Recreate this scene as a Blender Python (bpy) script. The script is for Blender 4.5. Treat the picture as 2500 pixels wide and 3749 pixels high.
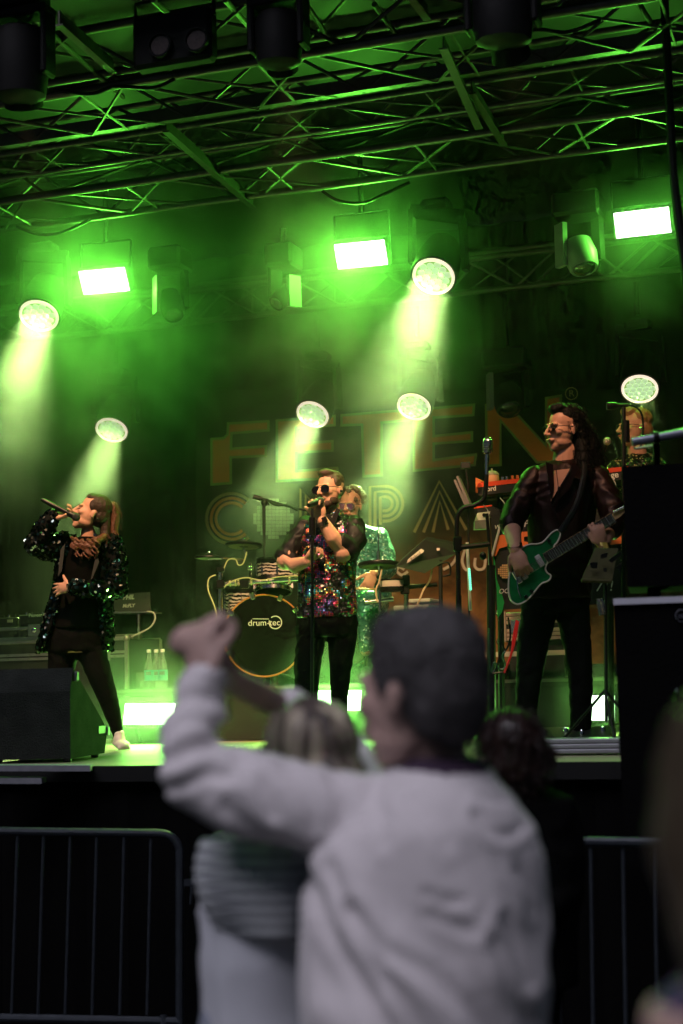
import bpy, math, random
from mathutils import Vector, Matrix, Euler, noise as mnoise
for o in list(bpy.data.objects): bpy.data.objects.remove(o)
scene = bpy.context.scene
C = scene.collection
R = math.radians
random.seed(7)

# ------------------------------------------------------------------ camera
W0, H0, FPX = 2500.0, 3749.0, 5728.0
CAM_Z, PITCH, ROLL, YAW = 1.75, math.atan2(625.5, 5728), R(1.5), R(19)
cam = bpy.data.cameras.new('camera'); camo = bpy.data.objects.new('camera', cam); C.objects.link(camo)
CROT = Matrix.Rotation(R(90)+PITCH, 3, 'X') @ Matrix.Rotation(-ROLL, 3, 'Z')
camo.matrix_world = Matrix.Translation((0,0,CAM_Z)) @ CROT.to_4x4()
cam.sensor_fit = 'VERTICAL'; cam.sensor_height = 36.0; cam.sensor_width = 24.0; cam.lens = 36.0*FPX/H0
cam.clip_start = 0.05; cam.clip_end = 500
cam.dof.use_dof = True; cam.dof.focus_distance = 9.6; cam.dof.aperture_fstop = 2.0
scene.camera = camo
CAMP = Vector((0,0,CAM_Z))

# ------------------------------------------------------------------ dusk sky, exposure
world = bpy.data.worlds.new('World'); scene.world = world; world.use_nodes = True
wn = world.node_tree.nodes; wl = world.node_tree.links
sky = wn.new('ShaderNodeTexSky'); sky.sky_type = 'NISHITA'; sky.sun_disc = False
SUN_EL, SUN_AZ = R(57), R(214); sky.sun_elevation = SUN_EL; sky.sun_rotation = SUN_AZ; sky.air_density = 1.0; sky.dust_density = 0.2; sky.ozone_density = 1.0
wn['Background'].inputs['Strength'].default_value = 0.008
wl.new(sky.outputs[0], wn['Background'].inputs[0])
sl = bpy.data.lights.new('sun','SUN'); sl.energy = 1.5; sl.angle = R(40); sl.color = (.90,.87,1.0)      # last overcast daylight, high behind the audience
slo = bpy.data.objects.new('sun', sl); C.objects.link(slo); slo.location = (0,-5,20)
slo.rotation_euler = (-Vector((math.sin(SUN_AZ)*math.cos(SUN_EL), math.cos(SUN_AZ)*math.cos(SUN_EL), math.sin(SUN_EL)))).to_track_quat('-Z','Y').to_euler()
vs = scene.view_settings
vs.view_transform = 'Standard'; vs.look = 'None'; vs.exposure = 0.0; vs.gamma = 1.0; vs.use_curve_mapping = False
cy = scene.cycles
cy.use_denoising = True; cy.use_adaptive_sampling = True; cy.adaptive_threshold = 0.03; cy.adaptive_min_samples = 12
cy.max_bounces = 5; cy.diffuse_bounces = 1; cy.glossy_bounces = 2; cy.transmission_bounces = 5; cy.volume_bounces = 0
cy.transparent_max_bounces = 8; cy.caustics_reflective = False; cy.caustics_refractive = False
cy.sample_clamp_indirect = 4.0; cy.sample_clamp_direct = 0.0
cy.volume_step_rate = 2.0; cy.volume_max_steps = 96

# ------------------------------------------------------------------ frames and placing
def ray(px, py):
    return CROT @ Vector(((px-W0/2)/FPX, -(py-H0/2)/FPX, -1.0))
def at(px, py, d):                      # point seen at that place, d metres ahead
    r = ray(px, py); return CAMP + r*(d/r.y)
CU, SU = math.cos(YAW), math.sin(YAW)
UX = Vector((CU,-SU,0)); VX = Vector((SU,CU,0)); ZX = Vector((0,0,1))
STAGE_Z = 1.38
O0 = Vector((0,7.23,STAGE_Z))
def S(u, v, z): return Vector((O0.x,O0.y,STAGE_Z)) + UX*u + VX*v + ZX*z      # stage frame: z above the deck
def suv(p):
    q = p-O0; return q.dot(UX), q.dot(VX), q.z
def atv(px, py, v):                     # on the upright plane v metres behind the stage edge
    r = ray(px, py); t = (O0+VX*v-CAMP).dot(VX)/r.dot(VX); return CAMP+r*t
def atz(px, py, z):
    r = ray(px, py); return CAMP+r*((z-CAM_Z)/r.z)
def mpp(d): return d/FPX                # metres for one photo pixel at d
SROT = Matrix((UX, VX, ZX)).transposed()      # columns u,v,z

# ------------------------------------------------------------------ materials
MATS = {}
def mat(name, col, rough=0.6, metal=0.0, spec=0.5, var=0.15, scale=8.0, bump=0.0, bscale=60.0, emit=None, estr=1.0, trans=0.0, ior=1.45, coat=0.0, sheen=0.0):
    if name in MATS: return MATS[name]
    m = bpy.data.materials.new(name); m.use_nodes = True
    nt = m.node_tree; n = nt.nodes; l = nt.links; b = n['Principled BSDF']
    b.inputs['Roughness'].default_value = rough; b.inputs['Metallic'].default_value = metal
    b.inputs['Specular IOR Level'].default_value = spec; b.inputs['Transmission Weight'].default_value = trans
    b.inputs['IOR'].default_value = ior; b.inputs['Coat Weight'].default_value = coat; b.inputs['Sheen Weight'].default_value = sheen
    tc = n.new('ShaderNodeTexCoord')
    nz = n.new('ShaderNodeTexNoise'); nz.inputs['Scale'].default_value = scale; nz.inputs['Detail'].default_value = 5
    l.new(tc.outputs['Object'], nz.inputs['Vector'])
    mx = n.new('ShaderNodeMix'); mx.data_type = 'RGBA'
    c1 = [max(0,c*(1-var)) for c in col]; c2 = [min(1,c*(1+var)) for c in col]
    mx.inputs['A'].default_value = (*c1,1); mx.inputs['B'].default_value = (*c2,1)
    l.new(nz.outputs['Fac'], mx.inputs['Factor']); l.new(mx.outputs['Result'], b.inputs['Base Color'])
    if bump:
        n2 = n.new('ShaderNodeTexNoise'); n2.inputs['Scale'].default_value = bscale; n2.inputs['Detail'].default_value = 4
        l.new(tc.outputs['Object'], n2.inputs['Vector'])
        bp = n.new('ShaderNodeBump'); bp.inputs['Strength'].default_value = bump; bp.inputs['Distance'].default_value = 0.01
        l.new(n2.outputs['Fac'], bp.inputs['Height']); l.new(bp.outputs['Normal'], b.inputs['Normal'])
    if emit:
        b.inputs['Emission Color'].default_value = (*emit,1); b.inputs['Emission Strength'].default_value = estr
    MATS[name] = m; return m

# ------------------------------------------------------------------ mesh building
class MB:
    def __init__(s): s.v=[]; s.f=[]
    def add(s, vs, fs):
        k=len(s.v); s.v += [tuple(p) for p in vs]; s.f += [tuple(i+k for i in f) for f in fs]; return s
    def box(s, c, size, rot=None, taper=1.0, bev=0.0):
        c=Vector(c); hx,hy,hz=[a/2 for a in size]
        if bev>0:
            e=min(bev,hx*.9,hy*.9,hz*.9)
            # chamfered box: 24 points
            P=[]
            for sx in (-1,1):
                for sy in (-1,1):
                    for sz in (-1,1):
                        P += [(sx*hx,sy*(hy-e),sz*(hz-e)),(sx*(hx-e),sy*hy,sz*(hz-e)),(sx*(hx-e),sy*(hy-e),sz*hz)]
            def I(sx,sy,sz,k): return ((sx>0)*4+(sy>0)*2+(sz>0))*3+k
            F=[]
            for sg in (-1,1):
                F.append([I(sg,-1,-1,0),I(sg,1,-1,0),I(sg,1,1,0),I(sg,-1,1,0)][::sg])
                F.append([I(-1,sg,-1,1),I(-1,sg,1,1),I(1,sg,1,1),I(1,sg,-1,1)][::sg])
                F.append([I(-1,-1,sg,2),I(1,-1,sg,2),I(1,1,sg,2),I(-1,1,sg,2)][::sg])
            for a in (-1,1):
                for b in (-1,1):
                    F.append([I(a,b,-1,0),I(a,b,-1,1),I(a,b,1,1),I(a,b,1,0)][::a*b])
                    F.append([I(a,-1,b,2),I(a,-1,b,0),I(a,1,b,0),I(a,1,b,2)][::-a*b*-1])
                    F.append([I(-1,a,b,1),I(-1,a,b,2),I(1,a,b,2),I(1,a,b,1)][::a*b])
                    for z in (-1,1): F.append([I(a,b,z,0),I(a,b,z,1),I(a,b,z,2)][::a*b*z])
        else:
            P=[(x*hx*(taper if z>0 else 1),y*hy*(taper if z>0 else 1),z*hz) for z in (-1,1) for y in (-1,1) for x in (-1,1)]
            F=[(0,2,3,1),(4,5,7,6),(0,1,5,4),(2,6,7,3),(0,4,6,2),(1,3,7,5)]
        P=[Vector(p) for p in P]
        if rot is not None: P=[rot@p for p in P]
        return s.add([c+p for p in P],F)
    def tube(s, pts, rad, seg=10, cap=True, flat=None):
        pts=[Vector(p) for p in pts]; n=len(pts)
        if not isinstance(rad,(list,tuple)): rad=[rad]*n
        prev=None; rings=[]
        for i,p in enumerate(pts):
            t=(pts[min(i+1,n-1)]-pts[max(i-1,0)])
            if t.length<1e-9: t=Vector((0,0,1))
            t.normalize()
            if prev is None:
                a=Vector((0,0,1)) if abs(t.z)<.9 else Vector((1,0,0)); x=t.cross(a).normalized()
            else:
                x=(prev-t*prev.dot(t)); x=x.normalized() if x.length>1e-6 else t.orthogonal().normalized()
            prev=x; y=t.cross(x)
            rings.append([p+(x*math.cos(2*math.pi*k/seg)+y*math.sin(2*math.pi*k/seg))*rad[i] for k in range(seg)])
        V=[q for r in rings for q in r]; F=[]
        for i in range(n-1):
            for k in range(seg):
                k2=(k+1)%seg; F.append((i*seg+k,i*seg+k2,(i+1)*seg+k2,(i+1)*seg+k))
        if cap: F += [tuple(range(seg))[::-1], tuple((n-1)*seg+k for k in range(seg))]
        return s.add(V,F)
    def ball(s, c, r, rot=None, seg=16, rings=10):
        c=Vector(c); r=r if isinstance(r,(tuple,list)) else (r,r,r)
        V=[Vector((0,0,r[2]))]
        for i in range(1,rings):
            th=math.pi*i/rings
            for k in range(seg):
                ph=2*math.pi*k/seg; V.append(Vector((r[0]*math.sin(th)*math.cos(ph),r[1]*math.sin(th)*math.sin(ph),r[2]*math.cos(th))))
        V.append(Vector((0,0,-r[2])))
        F=[(0,1+k,1+(k+1)%seg) for k in range(seg)]
        for i in range(rings-2):
            for k in range(seg):
                a=1+i*seg+k; b=1+i*seg+(k+1)%seg; F.append((a,a+seg,b+seg,b))
        L=len(V)-1; F += [(L,1+(rings-2)*seg+(k+1)%seg,1+(rings-2)*seg+k) for k in range(seg)]
        if rot is not None: V=[rot@p for p in V]
        return s.add([c+p for p in V],F)
    def limb(s, pts, rad, seg=14):              # tapered tube with a ball at every joint
        s.tube(pts,rad,seg)
        for p,r in zip(pts,rad): s.ball(p,r,seg=seg,rings=8)
        return s
    def loft(s, secs, seg=24):                  # secs: (centre, axis a vector, axis b vector)
        n=len(secs); V=[]
        for c,a,b in secs:
            V += [Vector(c)+Vector(a)*math.cos(2*math.pi*k/seg)+Vector(b)*math.sin(2*math.pi*k/seg) for k in range(seg)]
        F=[]
        for i in range(n-1):
            for k in range(seg):
                k2=(k+1)%seg; F.append((i*seg+k,i*seg+k2,(i+1)*seg+k2,(i+1)*seg+k))
        F += [tuple(range(seg))[::-1], tuple((n-1)*seg+k for k in range(seg))]
        return s.add(V,F)
    def lathe(s, prof, M=None, seg=24, close=True):   # prof (r,z)
        V=[];F=[]; n=len(prof)
        for r,z in prof:
            V += [Vector((r*math.cos(2*math.pi*k/seg),r*math.sin(2*math.pi*k/seg),z)) for k in range(seg)]
        for i in range(n-1):
            for k in range(seg):
                k2=(k+1)%seg; F.append((i*seg+k,i*seg+k2,(i+1)*seg+k2,(i+1)*seg+k))
        if close: F += [tuple(range(seg))[::-1], tuple((n-1)*seg+k for k in range(seg))]
        if M is not None: V=[M@p for p in V]
        return s.add(V,F)
    def prism(s, poly, nrm, th):                # poly: world points in one plane; extruded th along nrm
        poly=[Vector(p) for p in poly]; n=len(poly); nrm=Vector(nrm).normalized()*th
        V=poly+[p+nrm for p in poly]
        F=[tuple(range(n))[::-1], tuple(range(n,2*n))]+[(i,(i+1)%n,n+(i+1)%n,n+i) for i in range(n)]
        return s.add(V,F)
    def bar(s, a, b, w, h, up=ZX):              # rectangular bar from a to b
        a=Vector(a);b=Vector(b);t=(b-a); L=t.length; t.normalize(); x=t.cross(Vector(up))
        x=x.normalized() if x.length>1e-5 else t.orthogonal().normalized(); y=x.cross(t)
        return s.box((a+b)/2,(w,L,h),Matrix((x,t,y)).transposed())
    def mesh(s, name, m=None, smooth=35):
        me=bpy.data.meshes.new(name); me.from_pydata(s.v,[],s.f)
        if m: me.materials.append(m)
        finish(me,smooth); return me
    def build(s, name, m, parent=None, smooth=35):
        return link(name, s.mesh(name,m,smooth), parent)
def finish(me, smooth=35):
    import bmesh
    bm=bmesh.new(); bm.from_mesh(me); bmesh.ops.recalc_face_normals(bm,faces=bm.faces); bm.to_mesh(me); bm.free()
    if smooth:
        me.shade_smooth()
        if smooth<180: me.set_sharp_from_angle(angle=R(smooth))
def link(name, data, parent=None, M=None):
    o=bpy.data.objects.new(name,data); C.objects.link(o)
    if M is not None: o.matrix_world = M
    if parent is not None:
        o.parent=parent; o.matrix_parent_inverse=parent.matrix_basis.inverted()
    return o
def tag(o, label=None, cat=None, group=None, kind=None):
    if label: o['label']=label
    if cat: o['category']=cat
    if group: o['group']=group
    if kind: o['kind']=kind
    return o
def thing(name, label, cat, loc=(0,0,0), group=None):
    o=bpy.data.objects.new(name,None); C.objects.link(o); o.location=loc; o.empty_display_size=.1
    o.matrix_basis=Matrix.Translation(Vector(loc))
    return tag(o,label,cat,group)
def spline(pts, n=8):                            # smooth path through points
    P=[Vector(p) for p in pts]; out=[]
    for i in range(len(P)-1):
        p0=P[max(i-1,0)];p1=P[i];p2=P[i+1];p3=P[min(i+2,len(P)-1)]
        for k in range(n):
            t=k/n; out.append(.5*((2*p1)+(p2-p0)*t+(2*p0-5*p1+4*p2-p3)*t*t+(3*p1-p0-3*p2+p3)*t**3))
    out.append(P[-1]); return out
def fuse(mb, voxel, smooth=2, wrinkle=0.0, wscale=8.0, seed=0.0, stretch=(1,1,1)):   # one closed skin round all pieces
    me=bpy.data.meshes.new('tmp'); me.from_pydata(mb.v,[],mb.f)
    o=bpy.data.objects.new('tmp',me); C.objects.link(o)
    r=o.modifiers.new('r','REMESH'); r.mode='VOXEL'; r.voxel_size=voxel
    if smooth:
        sm=o.modifiers.new('s','SMOOTH'); sm.iterations=smooth; sm.factor=.5
    dg=bpy.context.evaluated_depsgraph_get(); dg.update()
    out=bpy.data.meshes.new_from_object(o.evaluated_get(dg))
    bpy.data.objects.remove(o); bpy.data.meshes.remove(me)
    if wrinkle:
        off=Vector((seed,seed*1.7,seed*.3)); nn=[v.normal.copy() for v in out.vertices]
        for v,nv in zip(out.vertices,nn):
            q=Vector((v.co.x*stretch[0],v.co.y*stretch[1],v.co.z*stretch[2]))*wscale+off
            w=mnoise.noise(q+Vector((0,0,1.3*mnoise.noise(q*.5))))
            w=1-abs(w)*2.2
            v.co += nv*(w*wrinkle)
    out.shade_smooth(); return out
def text(s, size, M, name, m, parent, depth=0.0, shear=0.0, width=None, sx=1.0, bold=0.0):
    cu=bpy.data.curves.new('t','FONT'); cu.body=s; cu.size=size; cu.align_x='CENTER'; cu.align_y='CENTER'; cu.extrude=depth; cu.shear=shear; cu.offset=bold
    o=bpy.data.objects.new('t',cu); C.objects.link(o)
    dg=bpy.context.evaluated_depsgraph_get(); dg.update()
    me=bpy.data.meshes.new_from_object(o.evaluated_get(dg)); bpy.data.objects.remove(o)
    me.materials.clear(); me.materials.append(m)
    w=max(v.co.x for v in me.vertices)-min(v.co.x for v in me.vertices)
    k=(width/w if width else 1.0)
    for v in me.vertices: v.co = M @ Vector((v.co.x*k*sx,v.co.y*(k if width else 1.0),v.co.z))
    return link(name,me,parent)
def frame(origin, x, y):                         # matrix with x to the right, y up, z towards the viewer
    x=Vector(x).normalized(); y=Vector(y); y=(y-x*y.dot(x)).normalized(); z=x.cross(y)
    M=Matrix((x,y,z)).transposed().to_4x4(); M.translation=Vector(origin); return M
# ================================================================== the setting
M_BLACK=mat('black_cloth',(.004,.004,.004),.95,spec=.03,bump=.3,bscale=25)
M_DARK=mat('dark_metal',(.006,.006,.006),.5,metal=.0,spec=.25)
M_ALU=mat('aluminium',(.42,.42,.40),.38,metal=.9,var=.2,scale=30)
M_GALV=mat('galvanised',(.20,.21,.23),.5,metal=.8,var=.3,scale=20)
M_DECK=mat('deck_ply',(.30,.26,.17),.5,var=.35,scale=3,bump=.1)
M_ROOF=mat('roof_sheet',(.008,.009,.008),.6,var=.3,scale=2)
M_GROUND=mat('asphalt',(.03,.03,.032),.85,var=.4,scale=14,bump=.4,bscale=80)
g=MB(); g.add([(-150,-150,0),(150,-150,0),(150,150,0),(-150,150,0)],[(0,1,2,3)])
tag(g.build('ground',M_GROUND,smooth=0),'dark asphalt square in front of and under the stage',kind='structure')
UL,UR,VB=-7.0,5.2,5.9            # stage from left to right, depth
dk=MB(); dk.box(S((UL+UR)/2,VB/2,-.03),(UR-UL,VB,.06),SROT)
tag(dk.build('stage_floor',M_DECK,smooth=0),'plywood stage deck under the band',kind='structure')
e=MB(); e.box(S((UL+UR)/2,-.012,-.035),(UR-UL,.02,.075),SROT)
tag(e.build('stage_edge_trim',mat('trim_dark',(.012,.012,.012),.7,spec=.2),smooth=0),'dark edge strip along the front of the stage deck',kind='structure')
# pleated black skirt below the deck
sk=MB(); n=260; V=[];F=[]
for i in range(n+1):
    u=UL+(UR-UL)*i/n; w=.018*math.sin(i*1.9)+.01*math.sin(i*.7)
    V += [S(u,.03+w*.3,-.062),S(u,.03+w,-STAGE_Z)]
for i in range(n): F.append((2*i,2*i+1,2*i+3,2*i+2))
sk.add(V,F); tag(sk.build('stage_skirt',M_BLACK),'black pleated cloth hanging below the stage edge','stage skirt')
# roof sheet and closed back and sides
RZ=5.55-STAGE_Z
rf=MB(); rf.box(S((UL+UR)/2,VB/2-.05,RZ+.05),(UR-UL+.2,VB+.5,.06),SROT)
tag(rf.build('stage_roof',M_ROOF,smooth=0),'dark flat roof sheet over the stage',kind='structure')
for sd,u in (('left',UL-.05),('right',UR+.05)):
    w=MB(); w.box(S(u,VB/2+.3,RZ/2-.04),(.04,VB-.4,RZ+.02),SROT)
    tag(w.build('side_wall_'+sd,M_BLACK,smooth=0),'black side drape closing the %s of the stage'%sd,kind='structure')
# black folded back curtain
bc=MB(); n=420; V=[];F=[]
for i in range(n+1):
    u=UL+(UR-UL)*i/n; w=.035*math.sin(i*.55+.8*math.sin(i*.05))
    V += [S(u,5.72+w*.8,RZ),S(u,5.72+w,0.004)]
for i in range(n): F.append((2*i,2*i+1,2*i+3,2*i+2))
bc.add(V,F); tag(bc.build('back_curtain',mat('curtain',(.012,.013,.011),.8,spec=.15)),'black folded curtain at the back of the stage','curtain')

# ------------------------------------------------------------------ lattice trusses
M_TR=mat('truss_steel',(.10,.10,.085),.42,metal=.92,var=.35,scale=18,bump=.1,bscale=90)
def brace(tr,a,b,r=.011,flat=False):
    m=MB()
    if flat: m.bar(a,b,.035,.008)
    else: m.tube([a,b],r,6)
    m.build('brace',M_TR,tr)
def truss(label, chords, u0, u1, step, pairs, r=.025):
    tr=thing('lattice_truss',label,'truss',S(u0,chords[0][0],chords[0][1]),'trusses under the stage roof')
    for v,z,k in chords:
        m=MB()
        if k=='pipe': m.tube([S(u0,v,z),S(u1,v,z)],r,12)
        else:         # channel: upright web and a lit bottom flange
            m.box(S((u0+u1)/2,v,z+.045),(u1-u0,.008,.09),SROT); m.box(S((u0+u1)/2,v-.022,z),(u1-u0,.05,.008),SROT)
        m.build('chord',M_TR,tr)
    for (i,j,ph) in pairs:
        a=chords[i];b=chords[j]; k=0; u=u0+step*ph
        while u<u1-step*.5:
            p,q=(a,b) if k%2==0 else (b,a)
            brace(tr,S(u,p[0],p[1]),S(u+step*.5,q[0],q[1]),.0105)
            if k%2==0 and (i,j)==(pairs[0][0],pairs[0][1]): brace(tr,S(u+step*.72,a[0],a[1]),S(u+step*.72,b[0],b[1]),.009); brace(tr,S(u+step*.25,a[0],a[1]),S(u+step*.95,b[0],b[1]),.008)
            u+=step*.5; k+=1
    return tr
def zat(px,py,v): return suv(atv(px,py,v))[2]
zA=zat(1250,175,.50); zB=zat(1250,352,1.12); zC=zat(1250,560,2.02); zD=zat(1250,672,2.56); zE=zat(1250,480,2.56)
truss('front roof truss carrying the dark lamps seen from behind, nearest the audience',
   [(.50,zA,'pipe'),(1.12,zB,'flange'),(.50,zA+.34,'pipe'),(1.12,zB+.36,'pipe')],-4.6,3.4,1.05,[(0,1,.1),(0,2,.3),(1,3,.2),(2,3,.4)])
truss('middle roof truss of round pipes behind the front one',
   [(2.02,zC,'pipe'),(2.56,zD,'pipe'),(2.56,zE,'pipe')],-4.8,3.4,.98,[(0,1,.0),(1,2,.3),(0,2,.15)],.026)
truss('small high truss tucked under the roof between the front and middle ones',
   [(1.55,RZ-.42,'pipe'),(1.95,RZ-.42,'pipe'),(1.75,RZ-.16,'pipe')],-5,3.4,.85,[(0,1,.2),(0,2,.0),(1,2,.4)],.02)
zG=zat(1250,1120,4.6)
truss('far lattice truss in front of the black back curtain',
   [(4.45,zat(1250,1003,4.45),'pipe'),(4.6,zG,'pipe'),(4.6,zG+.30,'pipe')],-5.6,4.2,.7,[(1,2,.0),(0,1,.3)],.024)
# roof beams that run from front to back
def rbeam(label,pa,pb,v0,v1,dz=0,w=.042):
    z=zA+STAGE_Z+dz
    a=atz(pa[0],pa[1],z); b=atz(pb[0],pb[1],z); ua,va,_=suv(a); ub,vb,_=suv(b)
    f=lambda v: ua+(ub-ua)*(v-va)/(vb-va)
    t=thing('roof_beam',label,'beam',S(f(v0),v0,z-STAGE_Z),'beams running to the back of the roof')
    m=MB(); m.bar(S(f(v0),v0,z-STAGE_Z+.03),S(f(v1),v1,z-STAGE_Z+.03),.008,.07); m.build('web',M_TR,t)
    m=MB(); m.bar(S(f(v0),v0,z-STAGE_Z-.01),S(f(v1),v1,z-STAGE_Z-.01),w,.009); m.build('flange',M_TR,t)
rbeam('roof beam running back from the top left of the picture',(211,80),(454,295),-.2,.45,.06)
rbeam('roof beam between the front and middle trusses on the left',(574,446),(901,733),1.15,2.7,-.03)
rbeam('short roof beam at the top centre right above the front truss',(1516,0),(1600,112),-.2,.45,.06)
rbeam('steep roof brace right of centre with a clamp at its end',(1625,175),(1758,478),.55,1.75,-.06,.045)
rbeam('roof beam right of centre ending at the middle truss',(1780,422),(1868,566),1.3,2.2,-.02)
for i,(pa,pb) in enumerate([((100,45),(330,250)),((560,0),(630,62)),((825,0),(905,90)),((1120,15),(1195,125)),((1370,15),(1425,92)),((2330,0),(2400,110))]):
    z=zA+STAGE_Z+.3; a=atz(*pa,z); b=atz(*pb,z+.0)
    m=MB(); m.tube([a,a+(b-a)*1.6],.016,8)
    tag(m.build('roof_rod',M_TR),['thin roof rod at the upper left corner by the lamps','short roof rod left of the blinder lamp','roof rod just right of the blinder lamp','roof rod beside the hanging black lamp','roof rod right of the hanging black lamp','thin roof rod near the upper right corner'][i],'rod','rods under the roof sheet')
# square purlins over everything, close under the sheet
for i,v in enumerate((-.2,1.6,3.3)):
    m=MB(); m.box(S((UL+UR)/2,v,RZ-.04),(UR-UL,.06,.08),SROT)
    tag(m.build('purlin',M_TR,smooth=0),['front purlin under the edge of the roof sheet','purlin above the gap between front and middle trusses','purlin above the hanging light panels'][i],'purlin','purlins under the roof')
# hanging cable at the right edge
m=MB(); m.tube(spline([atv(2432,0,.9),atv(2445,250,.9),atv(2462,600,.9),atv(2487,820,.9),atv(2515,1050,.9)]),.022,8)
tag(m.build('hanging_cable',M_DARK),'thick black cable hanging down at the right edge','cable')

for lab,P,v in (('black cable drooping along the front truss at the left',[(200,330),(330,345),(420,318),(560,322),(640,290)],.47),('black cable drooping along the front truss at the right',[(1750,130),(1850,150),(1960,110),(2080,118),(2200,72)],.47),('black cable loop hanging under the middle truss near the centre',[(1180,700),(1240,735),(1330,742),(1420,705),(1500,668)],2.5),('black cable loop hanging under the middle truss at the left',[(60,830),(140,858),(230,850),(330,805)],2.5)):
    m=MB().tube(spline([atv(x,y,v) for x,y in P]),.011,6); tag(m.build('truss_cable',M_DARK),lab,'cable','cables along the trusses')
# ------------------------------------------------------------------ stage smoke
sm=MB(); z0,z1=-STAGE_Z-1.0,RZ+.2
sm.box(S((UL+UR)/2,(VB-.4+.45)/2,(z0+z1)/2),(UR-UL+.8,VB+.4+.45,z1-z0),SROT)
smo=sm.build('stage_smoke',None,smooth=0); tag(smo,'drifting stage smoke lit green by the lamps',kind='stuff')
ms=bpy.data.materials.new('smoke'); ms.use_nodes=True; nt=ms.node_tree; nt.nodes.remove(nt.nodes['Principled BSDF'])
pv=nt.nodes.new('ShaderNodeVolumePrincipled'); pv.inputs['Color'].default_value=(.9,.92,.9,1); pv.inputs['Anisotropy'].default_value=.35
tc=nt.nodes.new('ShaderNodeTexCoord'); nz=nt.nodes.new('ShaderNodeTexNoise'); nz.inputs['Scale'].default_value=1.9; nz.inputs['Detail'].default_value=3.5; nz.inputs['Distortion'].default_value=1.3
mr=nt.nodes.new('ShaderNodeMapRange'); mr.inputs['From Min'].default_value=.38; mr.inputs['From Max'].default_value=.70; mr.inputs['To Min'].default_value=.15; mr.inputs['To Max'].default_value=2.5
nt.links.new(tc.outputs['Object'],nz.inputs['Vector']); nt.links.new(nz.outputs['Fac'],mr.inputs['Value'])
SMOKE=.006; acc=None
for (px,py,v,rad,amt) in ((330,1140,3.0,1.6,.40),(1300,1010,3.0,1.15,.34),(2380,860,3.0,.8,.16),(60,1500,3.1,1.2,.14),(1480,1300,3.1,.9,.20),(1080,1680,4.3,.9,.22),(1450,1650,4.3,.9,.20),(370,1700,4.3,.8,.20),(2340,1520,4.3,.4,.14),(545,2600,2.6,.7,.5),(1235,2560,2.7,.6,.5),(2190,2590,2.6,.4,.3),(1000,1050,3.6,3.0,.045)):
    vd=nt.nodes.new('ShaderNodeVectorMath'); vd.operation='DISTANCE'; vd.inputs[1].default_value=atv(px,py,v); nt.links.new(tc.outputs['Object'],vd.inputs[0])
    r=nt.nodes.new('ShaderNodeMapRange'); r.interpolation_type='SMOOTHERSTEP'; r.inputs['From Min'].default_value=rad; r.inputs['From Max'].default_value=0; r.inputs['To Min'].default_value=0; r.inputs['To Max'].default_value=amt
    nt.links.new(vd.outputs['Value'],r.inputs['Value'])
    ad=nt.nodes.new('ShaderNodeMath'); ad.operation='ADD'
    if acc: nt.links.new(acc,ad.inputs[0])
    else: ad.inputs[0].default_value=SMOKE
    nt.links.new(r.outputs[0],ad.inputs[1]); acc=ad.outputs[0]
mu=nt.nodes.new('ShaderNodeMath'); mu.operation='MULTIPLY'; nt.links.new(acc,mu.inputs[0]); nt.links.new(mr.outputs[0],mu.inputs[1])
dv=nt.nodes.new('ShaderNodeVectorMath'); dv.operation='DOT_PRODUCT'; dv.inputs[1].default_value=VX; nt.links.new(tc.outputs['Object'],dv.inputs[0])
fv=nt.nodes.new('ShaderNodeMapRange'); fv.interpolation_type='SMOOTHSTEP'; v0=O0.dot(VX); fv.inputs['From Min'].default_value=v0+1.5; fv.inputs['From Max'].default_value=v0+2.8; fv.inputs['To Min'].default_value=.12; fv.inputs['To Max'].default_value=1.0
nt.links.new(dv.outputs['Value'],fv.inputs['Value'])
mw=nt.nodes.new('ShaderNodeMath'); mw.operation='MULTIPLY'; nt.links.new(mu.outputs[0],mw.inputs[0]); nt.links.new(fv.outputs[0],mw.inputs[1])
nt.links.new(mw.outputs[0],pv.inputs['Density'])
nt.links.new(pv.outputs[0],nt.nodes['Material Output'].inputs['Volume'])
smo.data.materials.append(ms)
# ================================================================== lamps
M_BODY=mat('lamp_body',(.008,.008,.008),.6,spec=.2)
M_CELL=mat('lens_cell',(.7,.8,.6),.2,emit=(.70,1.0,.52),estr=.66)
M_RIM=mat('lens_ring',(.8,.75,.7),.3,emit=(1.0,.80,.62),estr=1.15)
M_GAP=mat('lens_gap',(.3,.4,.2),.4,emit=(.35,.62,.16),estr=.5)
M_LED=mat('led_face',(.9,.9,.9),.4,emit=(.75,1.0,.72),estr=5.0)
def img_dir(ax, ay):       # a direction across the picture (x right, y down) in the world
    return (CROT@Vector((ax,-ay,0))).normalized()
def look(nrm, hint=ZX):    # columns x,y,z with z along nrm
    z=Vector(nrm).normalized(); x=Vector(hint).cross(z)
    x=x.normalized() if x.length>1e-4 else Vector((1,0,0)); y=z.cross(x)
    return Matrix((x,y,z)).transposed()
GREEN=(.15,1.0,.05); FLOORC=(.26,1.0,.12); PALE=(.62,1.0,.27)
def head_geometry(rad):
    # lens face at z=0 looking along +z
    body=MB().lathe([(rad*.55,-rad*2.6),(rad*.85,-rad*2.45),(rad*1.05,-rad*1.5),(rad*1.12,-rad*.3),(rad*1.1,-rad*.06),(rad*.95,-rad*.05)],seg=28)
    ring=MB().lathe([(rad*.86,-.012),(rad*.87,.006),(rad*.93,.012),(rad*1.0,.006),(rad*1.0,-.02)],seg=40,close=False)
    return body,ring
BEAMW=[]
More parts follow.
